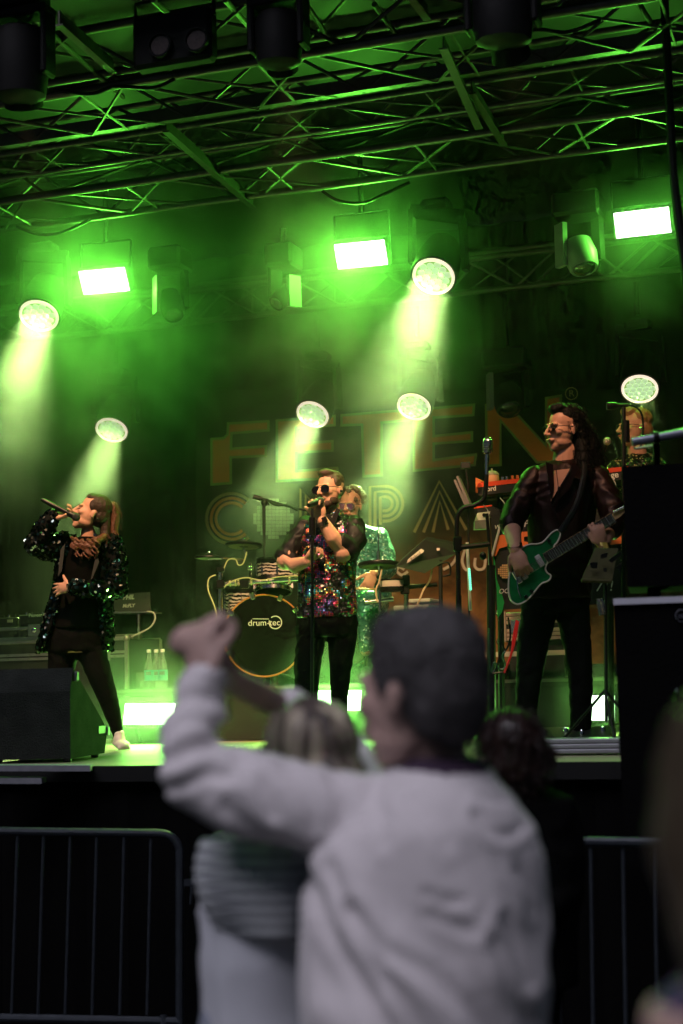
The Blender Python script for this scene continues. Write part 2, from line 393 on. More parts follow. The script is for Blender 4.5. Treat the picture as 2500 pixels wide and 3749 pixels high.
def beam_head(px,py,rpx,v,ang,dirx,power,label,spread=30,ceil=None,color=PALE):
    p=atv(px,py,v); d=p.y; rad=rpx*mpp((p-CAMP).length)
    tocam=(CAMP-p).normalized(); n=(tocam*math.cos(R(ang))+img_dir(dirx,math.sqrt(1-dirx*dirx))*math.sin(R(ang))).normalized()
    Rm=look(n); M=Rm.to_4x4(); M.translation=p
    zt=ceil if ceil else p.z+.6
    t=thing('beam_lamp',label,'stage lamp',Vector((p.x,p.y,zt))-n*0,'round beam lamps at the back of the stage')
    body,ring=head_geometry(rad)
    for mb in (body,ring): mb.v=[tuple(M@Vector(q)) for q in mb.v]
    hb=body.build('head',M_BODY,t); ring.build('lens_ring',M_RIM,hb)
    m=MB().lathe([(0.001,.001),(rad*.88,.001)],M,32,close=False); m.build('lens_back',M_GAP,hb)
    cr=rad*.87/5*1.08; k=0
    for q in range(-2,3):
        for r in range(-2,3):
            if abs(q+r)>2: continue
            x=(q+r/2)*cr*1.86; y=r*cr*1.61
            m=MB().ball(M@Vector((x,y,.000)),(cr,cr,cr*.55),Rm,10,6); m.build('lens_cell',M_CELL,hb)
    # yoke and base
    hc=p-n*rad*1.3; ax=img_dir(1,0); ax=(ax-n*ax.dot(n)).normalized()
    top=Vector((hc.x,hc.y,hc.z+rad*2.3))
    y=MB()
    for s in (-1,1):
        y.bar(hc+ax*s*rad*1.3-ZX*rad*.3,top+ax*s*rad*1.2,.03,.09,up=n)
    y.bar(top-ax*rad*1.3,top+ax*rad*1.3,.05,.09); y.build('yoke',M_BODY,t)
    b=MB().box(top+ZX*.06,(.20,.15,.07),SROT,bev=.02); b.build('base',M_BODY,t)
    if zt>top.z+.15:
        m=MB().tube([top+ZX*.14,Vector((top.x,top.y,zt))],.022,8); m.build('drop_pipe',M_DARK,t)
    L=bpy.data.lights.new('beam','AREA'); L.shape='DISK'; L.size=rad*1.7; L.spread=R(spread); L.energy=power; L.color=color
    lo=bpy.data.objects.new('beam_light',L); C.objects.link(lo)
    lo.matrix_world=Matrix.Translation(p+n*.035)@(look(-n)).to_4x4(); lo.parent=t; lo.matrix_parent_inverse=t.matrix_basis.inverted()
    return t
zF=zG+STAGE_Z
beam_head(142,1157,70,3.1,44,-.28,21,'lit round lamp at the left edge below the bright panel',ceil=4.9)
beam_head(1587,1013,77,3.0,40,-.30,21,'large lit round lamp high right of centre',ceil=4.9)
beam_head(408,1575,58,4.75,47,-.30,25,'lit round lamp above the singing woman',ceil=zF)
beam_head(1144,1518,60,4.75,46,-.42,21,'lit round lamp above the man in sunglasses',ceil=zF)
beam_head(1515,1490,62,4.75,46,-.32,21,'lit round lamp between the letters of the banner',ceil=zF)
beam_head(2342,1425,65,4.75,44,-.05,12,'lit round lamp above the keyboard player',ceil=zF)

def led_panel(corners,v,power,label,hang=True,facing=None,group='white hot light panels',color=GREEN):
    P=[atv(x,y,v) for x,y in corners]            # tl,tr,br,bl
    c=sum(P,Vector())/4; ex=((P[1]-P[0])+(P[2]-P[3]))/2; ey=((P[0]-P[3])+(P[1]-P[2]))/2; w,h=ex.length,ey.length
    tocam=(CAMP-c).normalized()
    if facing is None: facing=(tocam+Vector((0,0,-.26))).normalized()
    x=ex.normalized(); z=facing; z=(z-x*z.dot(x)).normalized(); y=z.cross(x); h=h/max(.3,y.dot(ey.normalized()))
    Rm=Matrix((x,y,z)).transposed()
    t=thing('strobe_lamp',label,'light panel',c,group)
    m=MB().box(c-z*.05,(w*1.0+.03,h+.03,.09),Rm,bev=.01); m.build('housing',M_BODY,t)
    m=MB().box(c,(w,h,.012),Rm); f=m.build('led_face',M_LED,t,smooth=0)
    m=MB()
    for k in range(18):
        for s in (-1,1): m.box(c-z*.02+x*((k+.5)/18-.5)*w+y*s*(h/2+.012),(.006,.012,.05),Rm)
    tag(m.build('cooling_fins',M_BODY,t),kind='stuff')
    if hang:
        m=MB()
        for s in (-1,1): m.bar(c+x*s*(w/2+.02)-z*.04,c+x*s*(w/2+.02)-z*.04+ZX*.28,.006,.03,up=y)
        m.bar(c-x*(w/2+.02)-z*.04+ZX*.28,c+x*(w/2+.02)-z*.04+ZX*.28,.03,.006); m.tube([c-z*.04+ZX*.28,c-z*.04+ZX*.75],.018,8)
        m.build('bracket',M_BODY,t)
    else:
        for s in (-1,1):
            m=MB(); m.bar(c+x*s*w*.35-z*.06-y*h*.4,Vector(((c+x*s*w*.35).x-z.x*.12,(c+x*s*w*.35).y-z.y*.12,STAGE_Z+.006)),.02,.02); m.build('stand_foot',M_BODY,t)
    L=bpy.data.lights.new('panel','AREA'); L.shape='RECTANGLE'; L.size=w; L.size_y=h; L.energy=power; L.color=color
    lo=bpy.data.objects.new('panel_light',L); C.objects.link(lo)
    lo.matrix_world=Matrix.Translation(c+z*.012)@Matrix((x,-y,-z)).transposed().to_4x4(); lo.parent=t; lo.matrix_parent_inverse=t.matrix_basis.inverted()
    return t
led_panel([(290,1003),(456,988),(472,1055),(307,1070)],3.15,50,'white hot light panel hanging at upper left')
led_panel([(1225,904),(1406,885),(1418,961),(1238,977)],3.15,50,'white hot light panel hanging at the upper centre')
led_panel([(2246,788),(2448,765),(2456,843),(2258,866)],3.15,26,'white hot light panel hanging at upper right')
fc=lambda s:( -VX*.9+UX*s+ZX*.18).normalized()
led_panel([(460,2578),(640,2576),(636,2652),(452,2652)],2.75,26,'glowing floor light panel behind the singing woman',False,fc(.15),'floor light panels',FLOORC)
led_panel([(1150,2530),(1320,2528),(1322,2600),(1148,2602)],2.95,45,'glowing floor light panel behind the man in sunglasses',False,fc(-.25),'floor light panels',FLOORC)
led_panel([(2100,2548),(2250,2547),(2250,2636),(2098,2637)],2.9,9,'glowing floor light panel behind the guitarist legs',False,fc(.0),'floor light panels',FLOORC)

# unlit moving heads
M_LENSD=mat('dark_lens',(.004,.012,.006),.08,spec=.8,coat=1.0)
M_GREY=mat('lamp_grey',(.30,.31,.30),.4,spec=.5)
def spot_head(px,py,rpx,v,ang,dirx,label,shell=None,yoke=True,length=3.2,ceil=4.9,ysgn=1):
    p=atv(px,py,v); rad=rpx*mpp((p-CAMP).length); tocam=(CAMP-p).normalized()
    n=(tocam*math.cos(R(ang))+img_dir(dirx,math.sqrt(1-dirx*dirx)*ysgn)*math.sin(R(ang))).normalized(); Rm=look(n); M=Rm.to_4x4(); M.translation=p
    t=thing('spot_lamp',label,'stage lamp',Vector((p.x,p.y,ceil)),'unlit moving spot lamps')
    body=MB().lathe([(rad*.7,-rad*length),(rad*1.1,-rad*length*.9),(rad*1.25,-rad*1.2),(rad*1.12,-rad*.25),(rad*1.0,0),(rad*.9,-.004)],M,24); h=body.build('head',shell or M_BODY,t)
    MB().ball(p-n*rad*.15,(rad*.9,rad*.9,rad*.45),Rm,20,12).build('lens',M_LENSD,h)
    hc=p-n*rad*length*.55; ax=(img_dir(1,0)); ax=(ax-n*ax.dot(n)).normalized(); top=Vector((hc.x,hc.y,hc.z+rad*length*.95))
    for s in (-1,1):
        m=MB(); m.bar(hc+ax*s*rad*1.45-ZX*rad*.8,top+ax*s*rad*1.4,.035,.10,up=n); m.build('yoke_arm',M_GREY if s*dirx<0 else M_BODY,t)  # one arm grey, the other black: the lit side is painted into the colour
    m=MB(); m.box(top+ZX*.10,(rad*3.6,.25,.16),SROT,bev=.02); m.tube([top+ZX*.17,Vector((top.x,top.y,max(ceil,top.z+.2)))],.022,8); m.build('base',M_BODY,t)
spot_head(637,1155,36,3.1,50,.25,'unlit spot lamp with a round dark lens right of the left panel')
spot_head(1010,1112,30,3.0,55,-.75,'unlit spot lamp turned left beside the upper centre panel')
spot_head(2140,985,48,3.1,62,.28,'unlit spot lamp with pale shell left of the right panel',M_GREY,length=2.6)
spot_head(1868,1500,46,4.75,50,.2,'dark spot lamp in front of the banner letter N',length=2.2,ceil=zF)

# dark front-truss lamps seen from behind, the warm ones light the band
WARM=(1.0,.55,.28)
def front_lamp(px,py,wpx,hpx,v,label,aim,power,size=40,top=None,blend=.6):
    p=atv(px,py,v); s=mpp((p-CAMP).length); w=wpx*s; h=hpx*s
    t=thing('front_lamp',label,'stage lamp',p+ZX*h*.7,'dark lamps hanging in the front truss')
    a=(aim-p).normalized()
    prof=[(w*.30,-h*.55),(w*.46,-h*.48),(w*.5,-h*.2),(w*.5,h*.32),(w*.42,h*.46),(w*.3,h*.5)]
    m=MB().lathe(prof,Matrix.Translation(p)@Matrix.Diagonal((1,.8,1,1)),20); hd=m.build('head',M_BODY,t)
    m=MB()
    for k in (-1,1): m.box(p+UX*k*w*.56+ZX*h*.2,(.035,.12,h*.9),SROT,bev=.01)
    m.box(p+ZX*h*.68,(w*1.25,.14,.05),SROT,bev=.01); m.build('yoke',M_BODY,t)
    m=MB().box(p+ZX*(h*.68+.09),(w*.9,.22,.12),SROT,bev=.02); m.build('base',M_BODY,t)
    lp=p+a*(w*.75)
    m=MB().lathe([(w*.30,-w*.3),(w*.34,0),(w*.30,.003)],Matrix.Translation(lp)@look(a).to_4x4(),20); m.build('lens_tube',M_BODY,hd)
    if power:
        m=MB().lathe([(.001,.006),(w*.27,.006)],Matrix.Translation(lp)@look(a).to_4x4(),20,close=False); m.build('lens',mat('warm_lens',(.8,.7,.5),.3,emit=(1,.7,.4),estr=4),hd)
        L=bpy.data.lights.new('spot','SPOT'); L.energy=power; L.color=WARM; L.spot_size=R(size); L.spot_blend=blend; L.shadow_soft_size=.05
        lo=bpy.data.objects.new('spot_light',L); C.objects.link(lo); lo.matrix_world=Matrix.Translation(lp+a*.05)@look(-a).to_4x4(); lo.parent=t; lo.matrix_parent_inverse=t.matrix_basis.inverted()
    return t
front_lamp(1020,140,165,190,.2,'black lamp hanging at the top centre, seen from behind',at(1250,2000,10.4),900,44)
front_lamp(70,230,200,250,.1,'big dark lamp in the upper left corner, seen from behind',at(290,2120,9.9),600,36)
front_lamp(1840,60,210,190,.2,'big black lamp at the top right of centre, seen from behind',at(2190,1720,9.4),230,56)
# two-cell blinder
c=atv(640,155,.25); s=mpp((c-CAMP).length)
t=thing('blinder_lamp','unlit twin-cell blinder lamp in the front truss','stage lamp',c+ZX*.25)
m=MB().box(c+ZX*.01,(300*s,.10,190*s),SROT,bev=.02); hb=m.build('housing',M_BODY,t)
for k,(x,y) in enumerate(((585,165),(718,145))):
    q=atv(x,y,.18); Mq=Matrix.Translation(q)@look(-VX).to_4x4()
    o=MB().lathe([(44*s,-.02),(44*s,.012),(37*s,.012),(34*s,-.002)],Mq,28,close=False).build('bezel',M_BODY,hb)
    MB().lathe([(.002,.0),(36*s,.0)],Mq,28,close=False).build('lens',mat('blinder_glass',(.10,.07,.065),.35,var=.5,scale=60),hb)
m=MB().tube([c+ZX*.11-UX*150*s,c+ZX*.24-UX*150*s,c+ZX*.24+UX*150*s,c+ZX*.11+UX*150*s],.012,8); m.build('bracket',M_DARK,t)
# ================================================================== people
M_SKIN=mat('skin',(.50,.28,.19),.5,var=.12,scale=30,spec=.35)
M_SKIN2=mat('skin_tan',(.40,.20,.13),.5,var=.15,scale=30,spec=.35)
M_LIP=mat('lip',(.42,.12,.10),.4)
M_EYE=mat('eye_dark',(.02,.015,.012),.2)
M_MOUTH=mat('mouth_dark',(.02,.004,.004),.6)
M_JEAN=mat('black_jeans',(.004,.004,.004),.85,spec=.06,bump=.25,bscale=40)
M_BLKSAT=mat('black_satin',(.006,.006,.006),.55,spec=.22,bump=.35,bscale=14)
M_TOP=mat('black_top',(.0035,.003,.003),.9,spec=.04)
M_HAIRB=mat('hair_brown',(.024,.011,.006),.5,spec=.4,var=.5,scale=40,bump=.6,bscale=120)
M_HAIRP=mat('hair_orange_lit',(.085,.028,.011),.45,spec=.5,var=.5,scale=40,bump=.6,bscale=120)  # brown hair again, with orange lamplight painted into the ponytail colour
M_HAIRD=mat('hair_dark',(.004,.003,.0025),.6,spec=.12,var=.5,scale=40,bump=.6,bscale=90)
M_BLACKP=mat('black_plastic',(.005,.005,.005),.35,spec=.3)
M_LENSB=mat('sunglass',(.004,.004,.005),.06,spec=.8)
M_CHROME=mat('chrome',(.7,.7,.68),.15,metal=1.0,var=.05)
M_GOLD=mat('gold_metal',(.8,.55,.2),.25,metal=1.0)
def noise_hair(me, amp, sc, seed, st=(1,1,1)):
    nn=[v.normal.copy() for v in me.vertices]
    for v,n in zip(me.vertices,nn):
        q=Vector((v.co.x*st[0],v.co.y*st[1],v.co.z*st[2]))*sc+Vector((seed,0,seed))
        v.co+=n*(amp*(mnoise.noise(q)+.5*mnoise.noise(q*2.3)))
def head_matrix(c,yaw,pitch,roll,s=1.0):
    Rm=Matrix.Rotation(R(yaw),3,'Z')@Matrix.Rotation(R(-pitch),3,'X')@Matrix.Rotation(R(roll),3,'Y')
    M=(Rm*s).to_4x4(); M.translation=Vector(c); return M
def add_head(mb,M,open_mouth=0,fem=False):
    Rm=M.to_3x3()
    def el(c,r): mb.ball(M@Vector(c),r,Rm,18,12)
    el((0,.018,.038),(.074,.095,.086)); el((0,-.02,-.02),(.066,.07,.085))
    el((0,-.042,-.045),(.052,.046,.055))
    jd=.010*open_mouth
    el((0,-.062-jd*.2,-.098-jd),(.026,.026,.020)); el((0,-.048,-.086-jd*.5),(.040,.040,.028)); 
    for s in (-1,1):
        el((s*.037,-.024,-.070),(.022,.046,.030)); el((s*.040,-.058,-.018),(.024,.026,.022))
        el((s*.030,-.076,.022),(.026,.014,.010)); el((s*.011,-.100,-.030),(.008,.010,.007))
        el((s*.076,.010,-.012),(.007,.016,.027)); el((s*.080,.016,.000),(.006,.010,.015))
        el((s*.018,-.090,-.058),(.012,.011,.008))
    mb.limb([M@Vector((0,-.088,.016)),M@Vector((0,-.102,-.008)),M@Vector((0,-.115,-.027))],[.0078,.009,.0102],10)
    el((0,-.096,-.055),(.020,.010,.0065)); el((0,-.090-jd*.2,-.070-jd*1.4),(.019,.010,.0075))
def face_parts(M,parent,lip=True,eyes=True,brow=None,closed=False,open_mouth=0):
    Rm=M.to_3x3()
    if lip:
        m=MB(); m.ball(M@Vector((0,-.1005,-.0555)),(.021,.0075,.0055),Rm,12,8); m.build('upper_lip',M_LIP,parent)
        m=MB(); m.ball(M@Vector((0,-.090-.002*open_mouth,-.070-.014*open_mouth)),(.018,.0075,.0055),Rm,12,8); m.build('lower_lip',M_LIP,parent)
    if open_mouth:
        m=MB(); m.ball(M@Vector((0,-.092,-.066)),(.022,.014,.012),Rm,14,10); m.build('mouth',M_MOUTH,parent)
    for s in (-1,1):
        if eyes:
            m=MB(); m.ball(M@Vector((s*.031,-.080,.000)),(.013,.009,.007 if not closed else .004),Rm,12,8); m.build('eye',M_EYE if not closed else M_SKIN2,parent)
            if closed:
                m=MB(); m.tube([M@Vector((s*.018,-.088,-.004)),M@Vector((s*.031,-.091,-.008)),M@Vector((s*.045,-.083,-.004))],.0018,6); m.build('eyelashes',M_EYE,parent)
        if brow:
            m=MB(); m.tube([M@Vector((s*.014,-.090,.019)),M@Vector((s*.032,-.090,.026)),M@Vector((s*.050,-.076,.021))],[.0035,.004,.002],6); m.build('eyebrow',brow,parent)
def add_hand(mb,w,dirv,nrm,k=1.0,curl=(25,30,20),side=1,thumb=.7,tcurl=20,spread=.12):
    d=Vector(dirv).normalized(); n=Vector(nrm); n=(n-d*n.dot(d)).normalized(); x=d.cross(n)*side
    w=Vector(w); rot=Matrix((x,d,n)).transposed()
    mb.ball(w+d*.048*k,(.042*k,.056*k,.019*k),rot,14,10); mb.ball(w+d*.075*k,(.040*k,.022*k,.016*k),rot,14,10)
    L=[.82,1.0,.95,.75]
    for i in range(4):
        o=(i-1.5); p=w+d*.085*k+x*o*.0205*k; dd=(d+x*o*spread).normalized(); a=0; pts=[p-d*.02*k,p]; 
        for seg,c in zip((.046,.030,.023),curl):
            a+=R(c); q=(dd*math.cos(a)+n*math.sin(a)); p=p+q*seg*L[i]*k; pts.append(p)
        mb.limb(pts,[.0095*k,.0098*k,.0092*k,.0085*k,.0075*k],10)
    p=w+d*.025*k-x*.034*k; td=(d*.75-x*thumb+n*.35).normalized(); pts=[w+d*.012*k-x*.015*k,p]
    for seg,c in zip((.042,.034),(0,tcurl)):
        td=(td+ (n+x*.6)*math.tan(R(c))*.6).normalized(); p=p+td*seg*k; pts.append(p)
    mb.limb(pts,[.014*k,.0145*k,.0115*k,.0095*k],10)
def strands(name,me,n,length,r,curl,parent,m,seed,keep=None,grav=1.0,segs=9):      # thin curling locks growing out of a hair mass
    rnd=random.Random(seed); P=me.polygons; mb=MB(); k=0; tries=0
    while k<n and tries<n*30:
        tries+=1; f=P[rnd.randrange(len(P))]
        if keep and not keep(f.center): continue
        L=length*rnd.uniform(.5,1.1); d=f.normal.copy(); p=f.center-f.normal*.004; pts=[p.copy()]; a=d.orthogonal().normalized(); b=d.cross(a); ph=rnd.uniform(0,6.28); fr=rnd.uniform(.9,1.4)
        q=p.copy()
        for i in range(1,segs):
            t=i/segs; dd=(d*(1-t)*.55+Vector((0,0,-1))*grav*min(1,t*1.8)).normalized(); q=q+dd*L/segs
            pts.append(q+(a*math.cos(ph+i*fr)+Vector((0,0,1)).cross(a)*math.sin(ph+i*fr))*curl*min(1,t*2))
        mb.tube(pts,[r*(1-.5*i/len(pts)) for i in range(len(pts))],5); k+=1
    return tag(mb.build(name,m,parent,smooth=180),kind='stuff')
class Fig:
    def __init__(s,label,D,px,foot,zfoot=STAGE_Z):
        s.D=D; s.k=D/FPX
        b=at(px,foot,D); b.z=zfoot
        s.t=thing('person',label,'person',b); s.body=MB()
    def p(s,x,y,dd=0.0): return at(x,y,s.D+dd)
    def limb(s,mb,L):      # (px,py,depth,rpx)
        mb.limb([s.p(a,b,c) for a,b,c,r in L],[r*s.k for a,b,c,r in L]); return mb
    def torso(s,mb,L,yaw=0):   # (px,py,depth,half width px,half depth m)
        ca,sa=math.cos(R(yaw)),math.sin(R(yaw))
        mb.loft([(s.p(a,b,c),Vector((ca,sa,0))*w*s.k,Vector((-sa,ca,0))*h) for a,b,c,w,h in L]); return mb
    def cloth(s,name,mb,m,voxel=.009,smooth=3,wr=.006,ws=9,seed=0,st=(1,1,1),parent=None):
        me=fuse(mb,voxel,smooth,wr,ws,seed,st); me.materials.append(m); return link(name,me,parent or s.t)
    def skin(s,m,voxel=.0048):
        me=fuse(s.body,voxel,4); me.materials.append(m); s.bo=link('body',me,s.t); return s.bo
def shoe(F,heel,toe,m,h=.075,w=.045,name='shoe'):
    heel=Vector(heel);toe=Vector(toe); d=(toe-heel); L=d.length; d.normalize(); x=d.cross(ZX)
    rot=Matrix((x,d,ZX)).transposed(); mb=MB()
    mb.ball(heel+d*L*.22+ZX*h*.5,(w*.85,L*.30,h*.62),rot); mb.ball(heel+d*L*.68+ZX*h*.33,(w,L*.36,h*.36),rot); mb.box(heel+d*L*.5+ZX*.010,(w*1.7,L*.98,.02),rot)
    mb.ball(heel+d*L*.2+ZX*h*1.0,(w*.75,L*.2,h*.35),rot)
    me=fuse(mb,.006,2); 
    lo=min(v.co.z for v in me.vertices)
    for v in me.vertices: v.co.z += heel.z-lo+.002
    me.materials.append(m); return link(name,me,F.t)
def scatter_discs(me,n,r,m,name,parent,jit=.35,seed=1,off=.003,keep=None,seg=7):
    rnd=random.Random(seed); polys=me.polygons; V=[];F=[]; k=0; N=len(polys)
    while k<n:
        f=polys[rnd.randrange(N)]; c=f.center
        if keep and not keep(c): 
            if rnd.random()<.0005: k+=1
            continue
        nn=(f.normal+Vector((rnd.gauss(0,jit),rnd.gauss(0,jit),rnd.gauss(0,jit)))).normalized()
        a=nn.orthogonal().normalized(); b=nn.cross(a); o=c+f.normal*off; i=len(V); rr=r*rnd.uniform(.8,1.15)
        V += [o+(a*math.cos(2*math.pi*q/seg)+b*math.sin(2*math.pi*q/seg))*rr for q in range(seg)]; F.append(tuple(range(i,i+seg))); k+=1
    d=bpy.data.meshes.new(name); d.from_pydata([tuple(v) for v in V],[],F); d.materials.append(m)
    return tag(link(name,d,parent),kind='stuff')
def disc_mat(name,cols,metal=.9,rough=.22):
    m=bpy.data.materials.new(name); m.use_nodes=True; n=m.node_tree.nodes; l=m.node_tree.links; b=n['Principled BSDF']
    g=n.new('ShaderNodeNewGeometry'); cr=n.new('ShaderNodeValToRGB'); cr.color_ramp.interpolation='CONSTANT'
    el=cr.color_ramp.elements
    while len(el)<len(cols): el.new(.5)
    for i,c in enumerate(cols): el[i].position=c[0]; el[i].color=(*c[1],1)
    l.new(g.outputs['Random Per Island'],cr.inputs['Fac']); l.new(cr.outputs['Color'],b.inputs['Base Color'])
    b.inputs['Metallic'].default_value=metal; b.inputs['Roughness'].default_value=rough; return m
def glasses(M,parent,lens_m,frame_m,w=.030,h=.022,aviator=False,temple=True,y=-.098):
    g=MB()
    for s in (-1,1):
        c=[(s*(.034+w*math.cos(a)*(1.0)),y+.012*abs(math.cos(a))*(1 if s*math.cos(a)>0 else .2),.000+h*math.sin(a)*(1.0 if math.sin(a)>0 or not aviator else 1.25)-(.006 if aviator and s*math.cos(a)>0 and math.sin(a)<0 else 0)) for a in [2*math.pi*i/18 for i in range(18)]]
        P=[M@Vector(q) for q in c]
        l=MB(); l.add(P+[p+M.to_3x3()@Vector((0,.002,0)) for p in P],[tuple(range(18)),tuple(range(18,36))[::-1]]); l.build('glasses_lens',lens_m,parent,smooth=0)
        g.tube(P+[P[0]],.0018,6,cap=False)
        if temple: g.tube([M@Vector((s*(.034+w),y+.012,.008)),M@Vector((s*.078,-.05,.010)),M@Vector((s*.082,.012,.006))],.0022,6)
    g.tube([M@Vector((-.006,y,.008)),M@Vector((.006,y,.008))],.002,6)
    if aviator: g.tube([M@Vector((-.02,y,.020)),M@Vector((.02,y,.020))],.0018,6)
    g.build('glasses_frame',frame_m,parent)

# ------------------------------------------------------------------ singing woman, sequin jacket
F=Fig('woman in open dark sequin jacket singing with head thrown back, hand on her belly',9.7,330,2740)
hc=F.p(335,1877); HM=head_matrix(hc,-78,20,3,.98)
add_head(F.body,HM,1)
F.limb(F.body,[(322,1945,.02,25),(322,1985,.03,28)])
F.torso(F.body,[(320,1985,.05,75,.09),(312,2080,.05,80,.10),(300,2180,.04,70,.09),(285,2300,.03,92,.11),(285,2390,.03,90,.10)])
F.limb(F.body,[(225,2000,.0,26),(140,2000,-.12,24),(196,1893,-.14,15)])
F.limb(F.body,[(415,2005,.02,26),(430,2150,-.04,22),(262,2146,-.20,16)])
F.limb(F.body,[(232,2390,.03,40),(212,2530,.02,30),(195,2690,.0,16)]); F.limb(F.body,[(335,2390,.03,40),(372,2510,.0,28),(432,2680,.0,16)])
add_hand(F.body,F.p(199,1891,-.14),Vector((.80,.05,.12)),Vector((.05,-.55,.85)),.92,(35,60,45),side=-1,thumb=.5)
add_hand(F.body,F.p(256,2147,-.205),Vector((-.78,.42,-.10)),Vector((.42,.78,.0)),.88,(10,16,12),side=1,thumb=1.0,spread=.12)
F.skin(M_SKIN); face_parts(HM,F.t,closed=True,brow=M_HAIRB,open_mouth=1)
t_=MB(); F.torso(t_,[(322,1968,.03,40,.07),(318,2000,.02,92,.10),(310,2080,.01,88,.115),(300,2180,.01,80,.105),(288,2300,.01,98,.12)]); F.cloth('top',t_,M_TOP,.010,3,.004)
t_=MB(); F.torso(t_,[(288,2250,.03,92,.11),(280,2330,.03,106,.125),(280,2385,.03,104,.12)])
t_.ball(F.p(282,2385,.03),(.075,.085,.035)); F.limb(t_,[(232,2385,.03,54),(214,2530,.02,40),(195,2700,.0,22)]); F.limb(t_,[(335,2385,.03,54),(368,2480,.0,42),(400,2570,.0,33),(432,2690,.0,19)]); F.cloth('trousers',t_,M_JEAN,.010,3,.005,14)
j=MB()
# back and side panels of the jacket as a shell open at the front
def panel(mb,rows,th=.012):
    n=len(rows[0]); V=[q for r in rows for q in r]; Fc=[]
    for i in range(len(rows)-1):
        for k in range(n-1): Fc.append((i*n+k,i*n+k+1,(i+1)*n+k+1,(i+1)*n+k))
    mb.add(V,Fc)
rows=[]
for (y,cx,hw,hd,a0,a1) in ((1962,322,60,.085,-60,235),(1985,322,100,.115,-52,232),(2050,315,112,.135,-50,228),(2140,306,108,.13,-48,226),(2230,292,120,.14,-46,228),(2310,282,132,.15,-40,226),(2350,276,138,.155,-36,222),(2385,272,142,.155,-34,196)):
    rows.append([F.p(cx,y,.02)+Vector((math.cos(R(a0+(a1-a0)*k/30))*hw*F.k,math.sin(R(a0+(a1-a0)*k/30))*hd,0)) for k in range(31)])
panel(j,rows); Vn=len(j.v)
o_=bpy.data.meshes.new('j'); o_.from_pydata(j.v,[],j.f); ob=bpy.data.objects.new('j',o_); C.objects.link(ob); so=ob.modifiers.new('s','SOLIDIFY'); so.thickness=.02; so.offset=1
dg=bpy.context.evaluated_depsgraph_get(); dg.update(); e_=bpy.data.meshes.new_from_object(ob.evaluated_get(dg)); bpy.data.objects.remove(ob)
j=MB(); j.add([v.co for v in e_.vertices],[tuple(p.vertices) for p in e_.polygons])
F.limb(j,[(228,1985,.0,40),(175,2008,-.06,45),(132,1995,-.12,42),(165,1930,-.135,35),(190,1893,-.14,27)])
F.limb(j,[(412,1992,.02,38),(425,2060,.0,41),(428,2150,-.04,40),(370,2162,-.11,36),(275,2150,-.19,28)])
M_SEQB=mat('sequin_ground',(.002,.003,.003),.7,spec=.08)
jo=F.cloth('jacket',j,M_SEQB,.009,2,.004,10)
M_SEQ=disc_mat('sequins',[(0,(.002,.003,.003)),(.62,(.008,.03,.035)),(.76,(.02,.08,.095)),(.86,(.03,.12,.07)),(.91,(.25,.30,.28)),(.955,(.85,.88,.80))],.9,.22)
scatter_discs(jo.data,5000,.0105,M_SEQ,'sequins',jo,.42,3,seg=6)
for s,P in ((1,[(238,1990),(226,2090),(212,2110),(222,2010)]),(1,[(352,2000),(362,2060),(336,2120),(330,2130),(345,2060)])):
    m=MB().prism([F.p(x,y,-.125) for x,y in P],Vector((0,1,0)),.006); m.build('lapel',mat('lapel',(.02,.022,.018),.6),jo)
# hair
h=MB(); Rm=HM.to_3x3()
def hl(c,r): h.ball(HM@Vector(c),r,Rm)
hl((0,.032,.050),(.078,.092,.082)); hl((0,.060,.0),(.074,.066,.075)); hl((0,-.012,.088),(.056,.055,.034))
for s in (-1,1): hl((s*.060,.002,.045),(.020,.034,.040))
F.limb(h,[(388,1900,.0,18),(385,1950,.0,19),(378,1985,-.03,16)])
me=fuse(h,.005,2); noise_hair(me,.003,70,2,(1,1,.25)); me.materials.append(M_HAIRB); ho=link('hair',me,F.t)
h=MB()
F.limb(h,[(392,1846,.03,15),(412,1852,.03,17),(421,1890,.03,18),(416,1940,.03,17),(422,1972,.02,13),(436,1985,.0,6)])
F.limb(h,[(272,1982,-.125,10),(300,1995,-.13,14),(325,2000,-.13,14),(350,1985,-.12,12)]); F.limb(h,[(305,1995,-.128,13),(322,2018,-.13,11),(332,2034,-.13,6)]); F.limb(h,[(380,1965,-.06,14),(350,1985,-.12,15),(325,2000,-.13,14)])
for q in range(13):
    x0=262+q*7.6; y0=1968+10*math.sin(q*.25); L=[]
    for k in range(10): L.append((x0+9*math.sin(k*.95+q*1.9)+k*.9,y0+k*(6.0+(q%4)*.7),-.134-.012*math.cos(k*.95+q*1.9),6.0-k*.40))
    F.limb(h,L)
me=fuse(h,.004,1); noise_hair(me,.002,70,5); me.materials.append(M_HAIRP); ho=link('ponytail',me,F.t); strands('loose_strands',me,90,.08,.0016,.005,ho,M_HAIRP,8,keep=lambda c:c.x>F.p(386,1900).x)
m=MB().ball(F.p(357,1901,-.085),.009); m.build('ear_piece',M_BLACKP,F.t)
shoe(F,F.p(432,2722,.02)*1.0,F.p(455,2742,-.13),mat('white_shoe',(.62,.60,.54),.5)); shoe(F,F.p(192,2722,.06),F.p(170,2745,-.10),MATS['white_shoe'])
for o in F.t.children:
    if o.name.startswith('shoe'):
        z=min(v.co.z for v in o.data.vertices)
        for v in o.data.vertices: v.co.z += STAGE_Z+.002-z
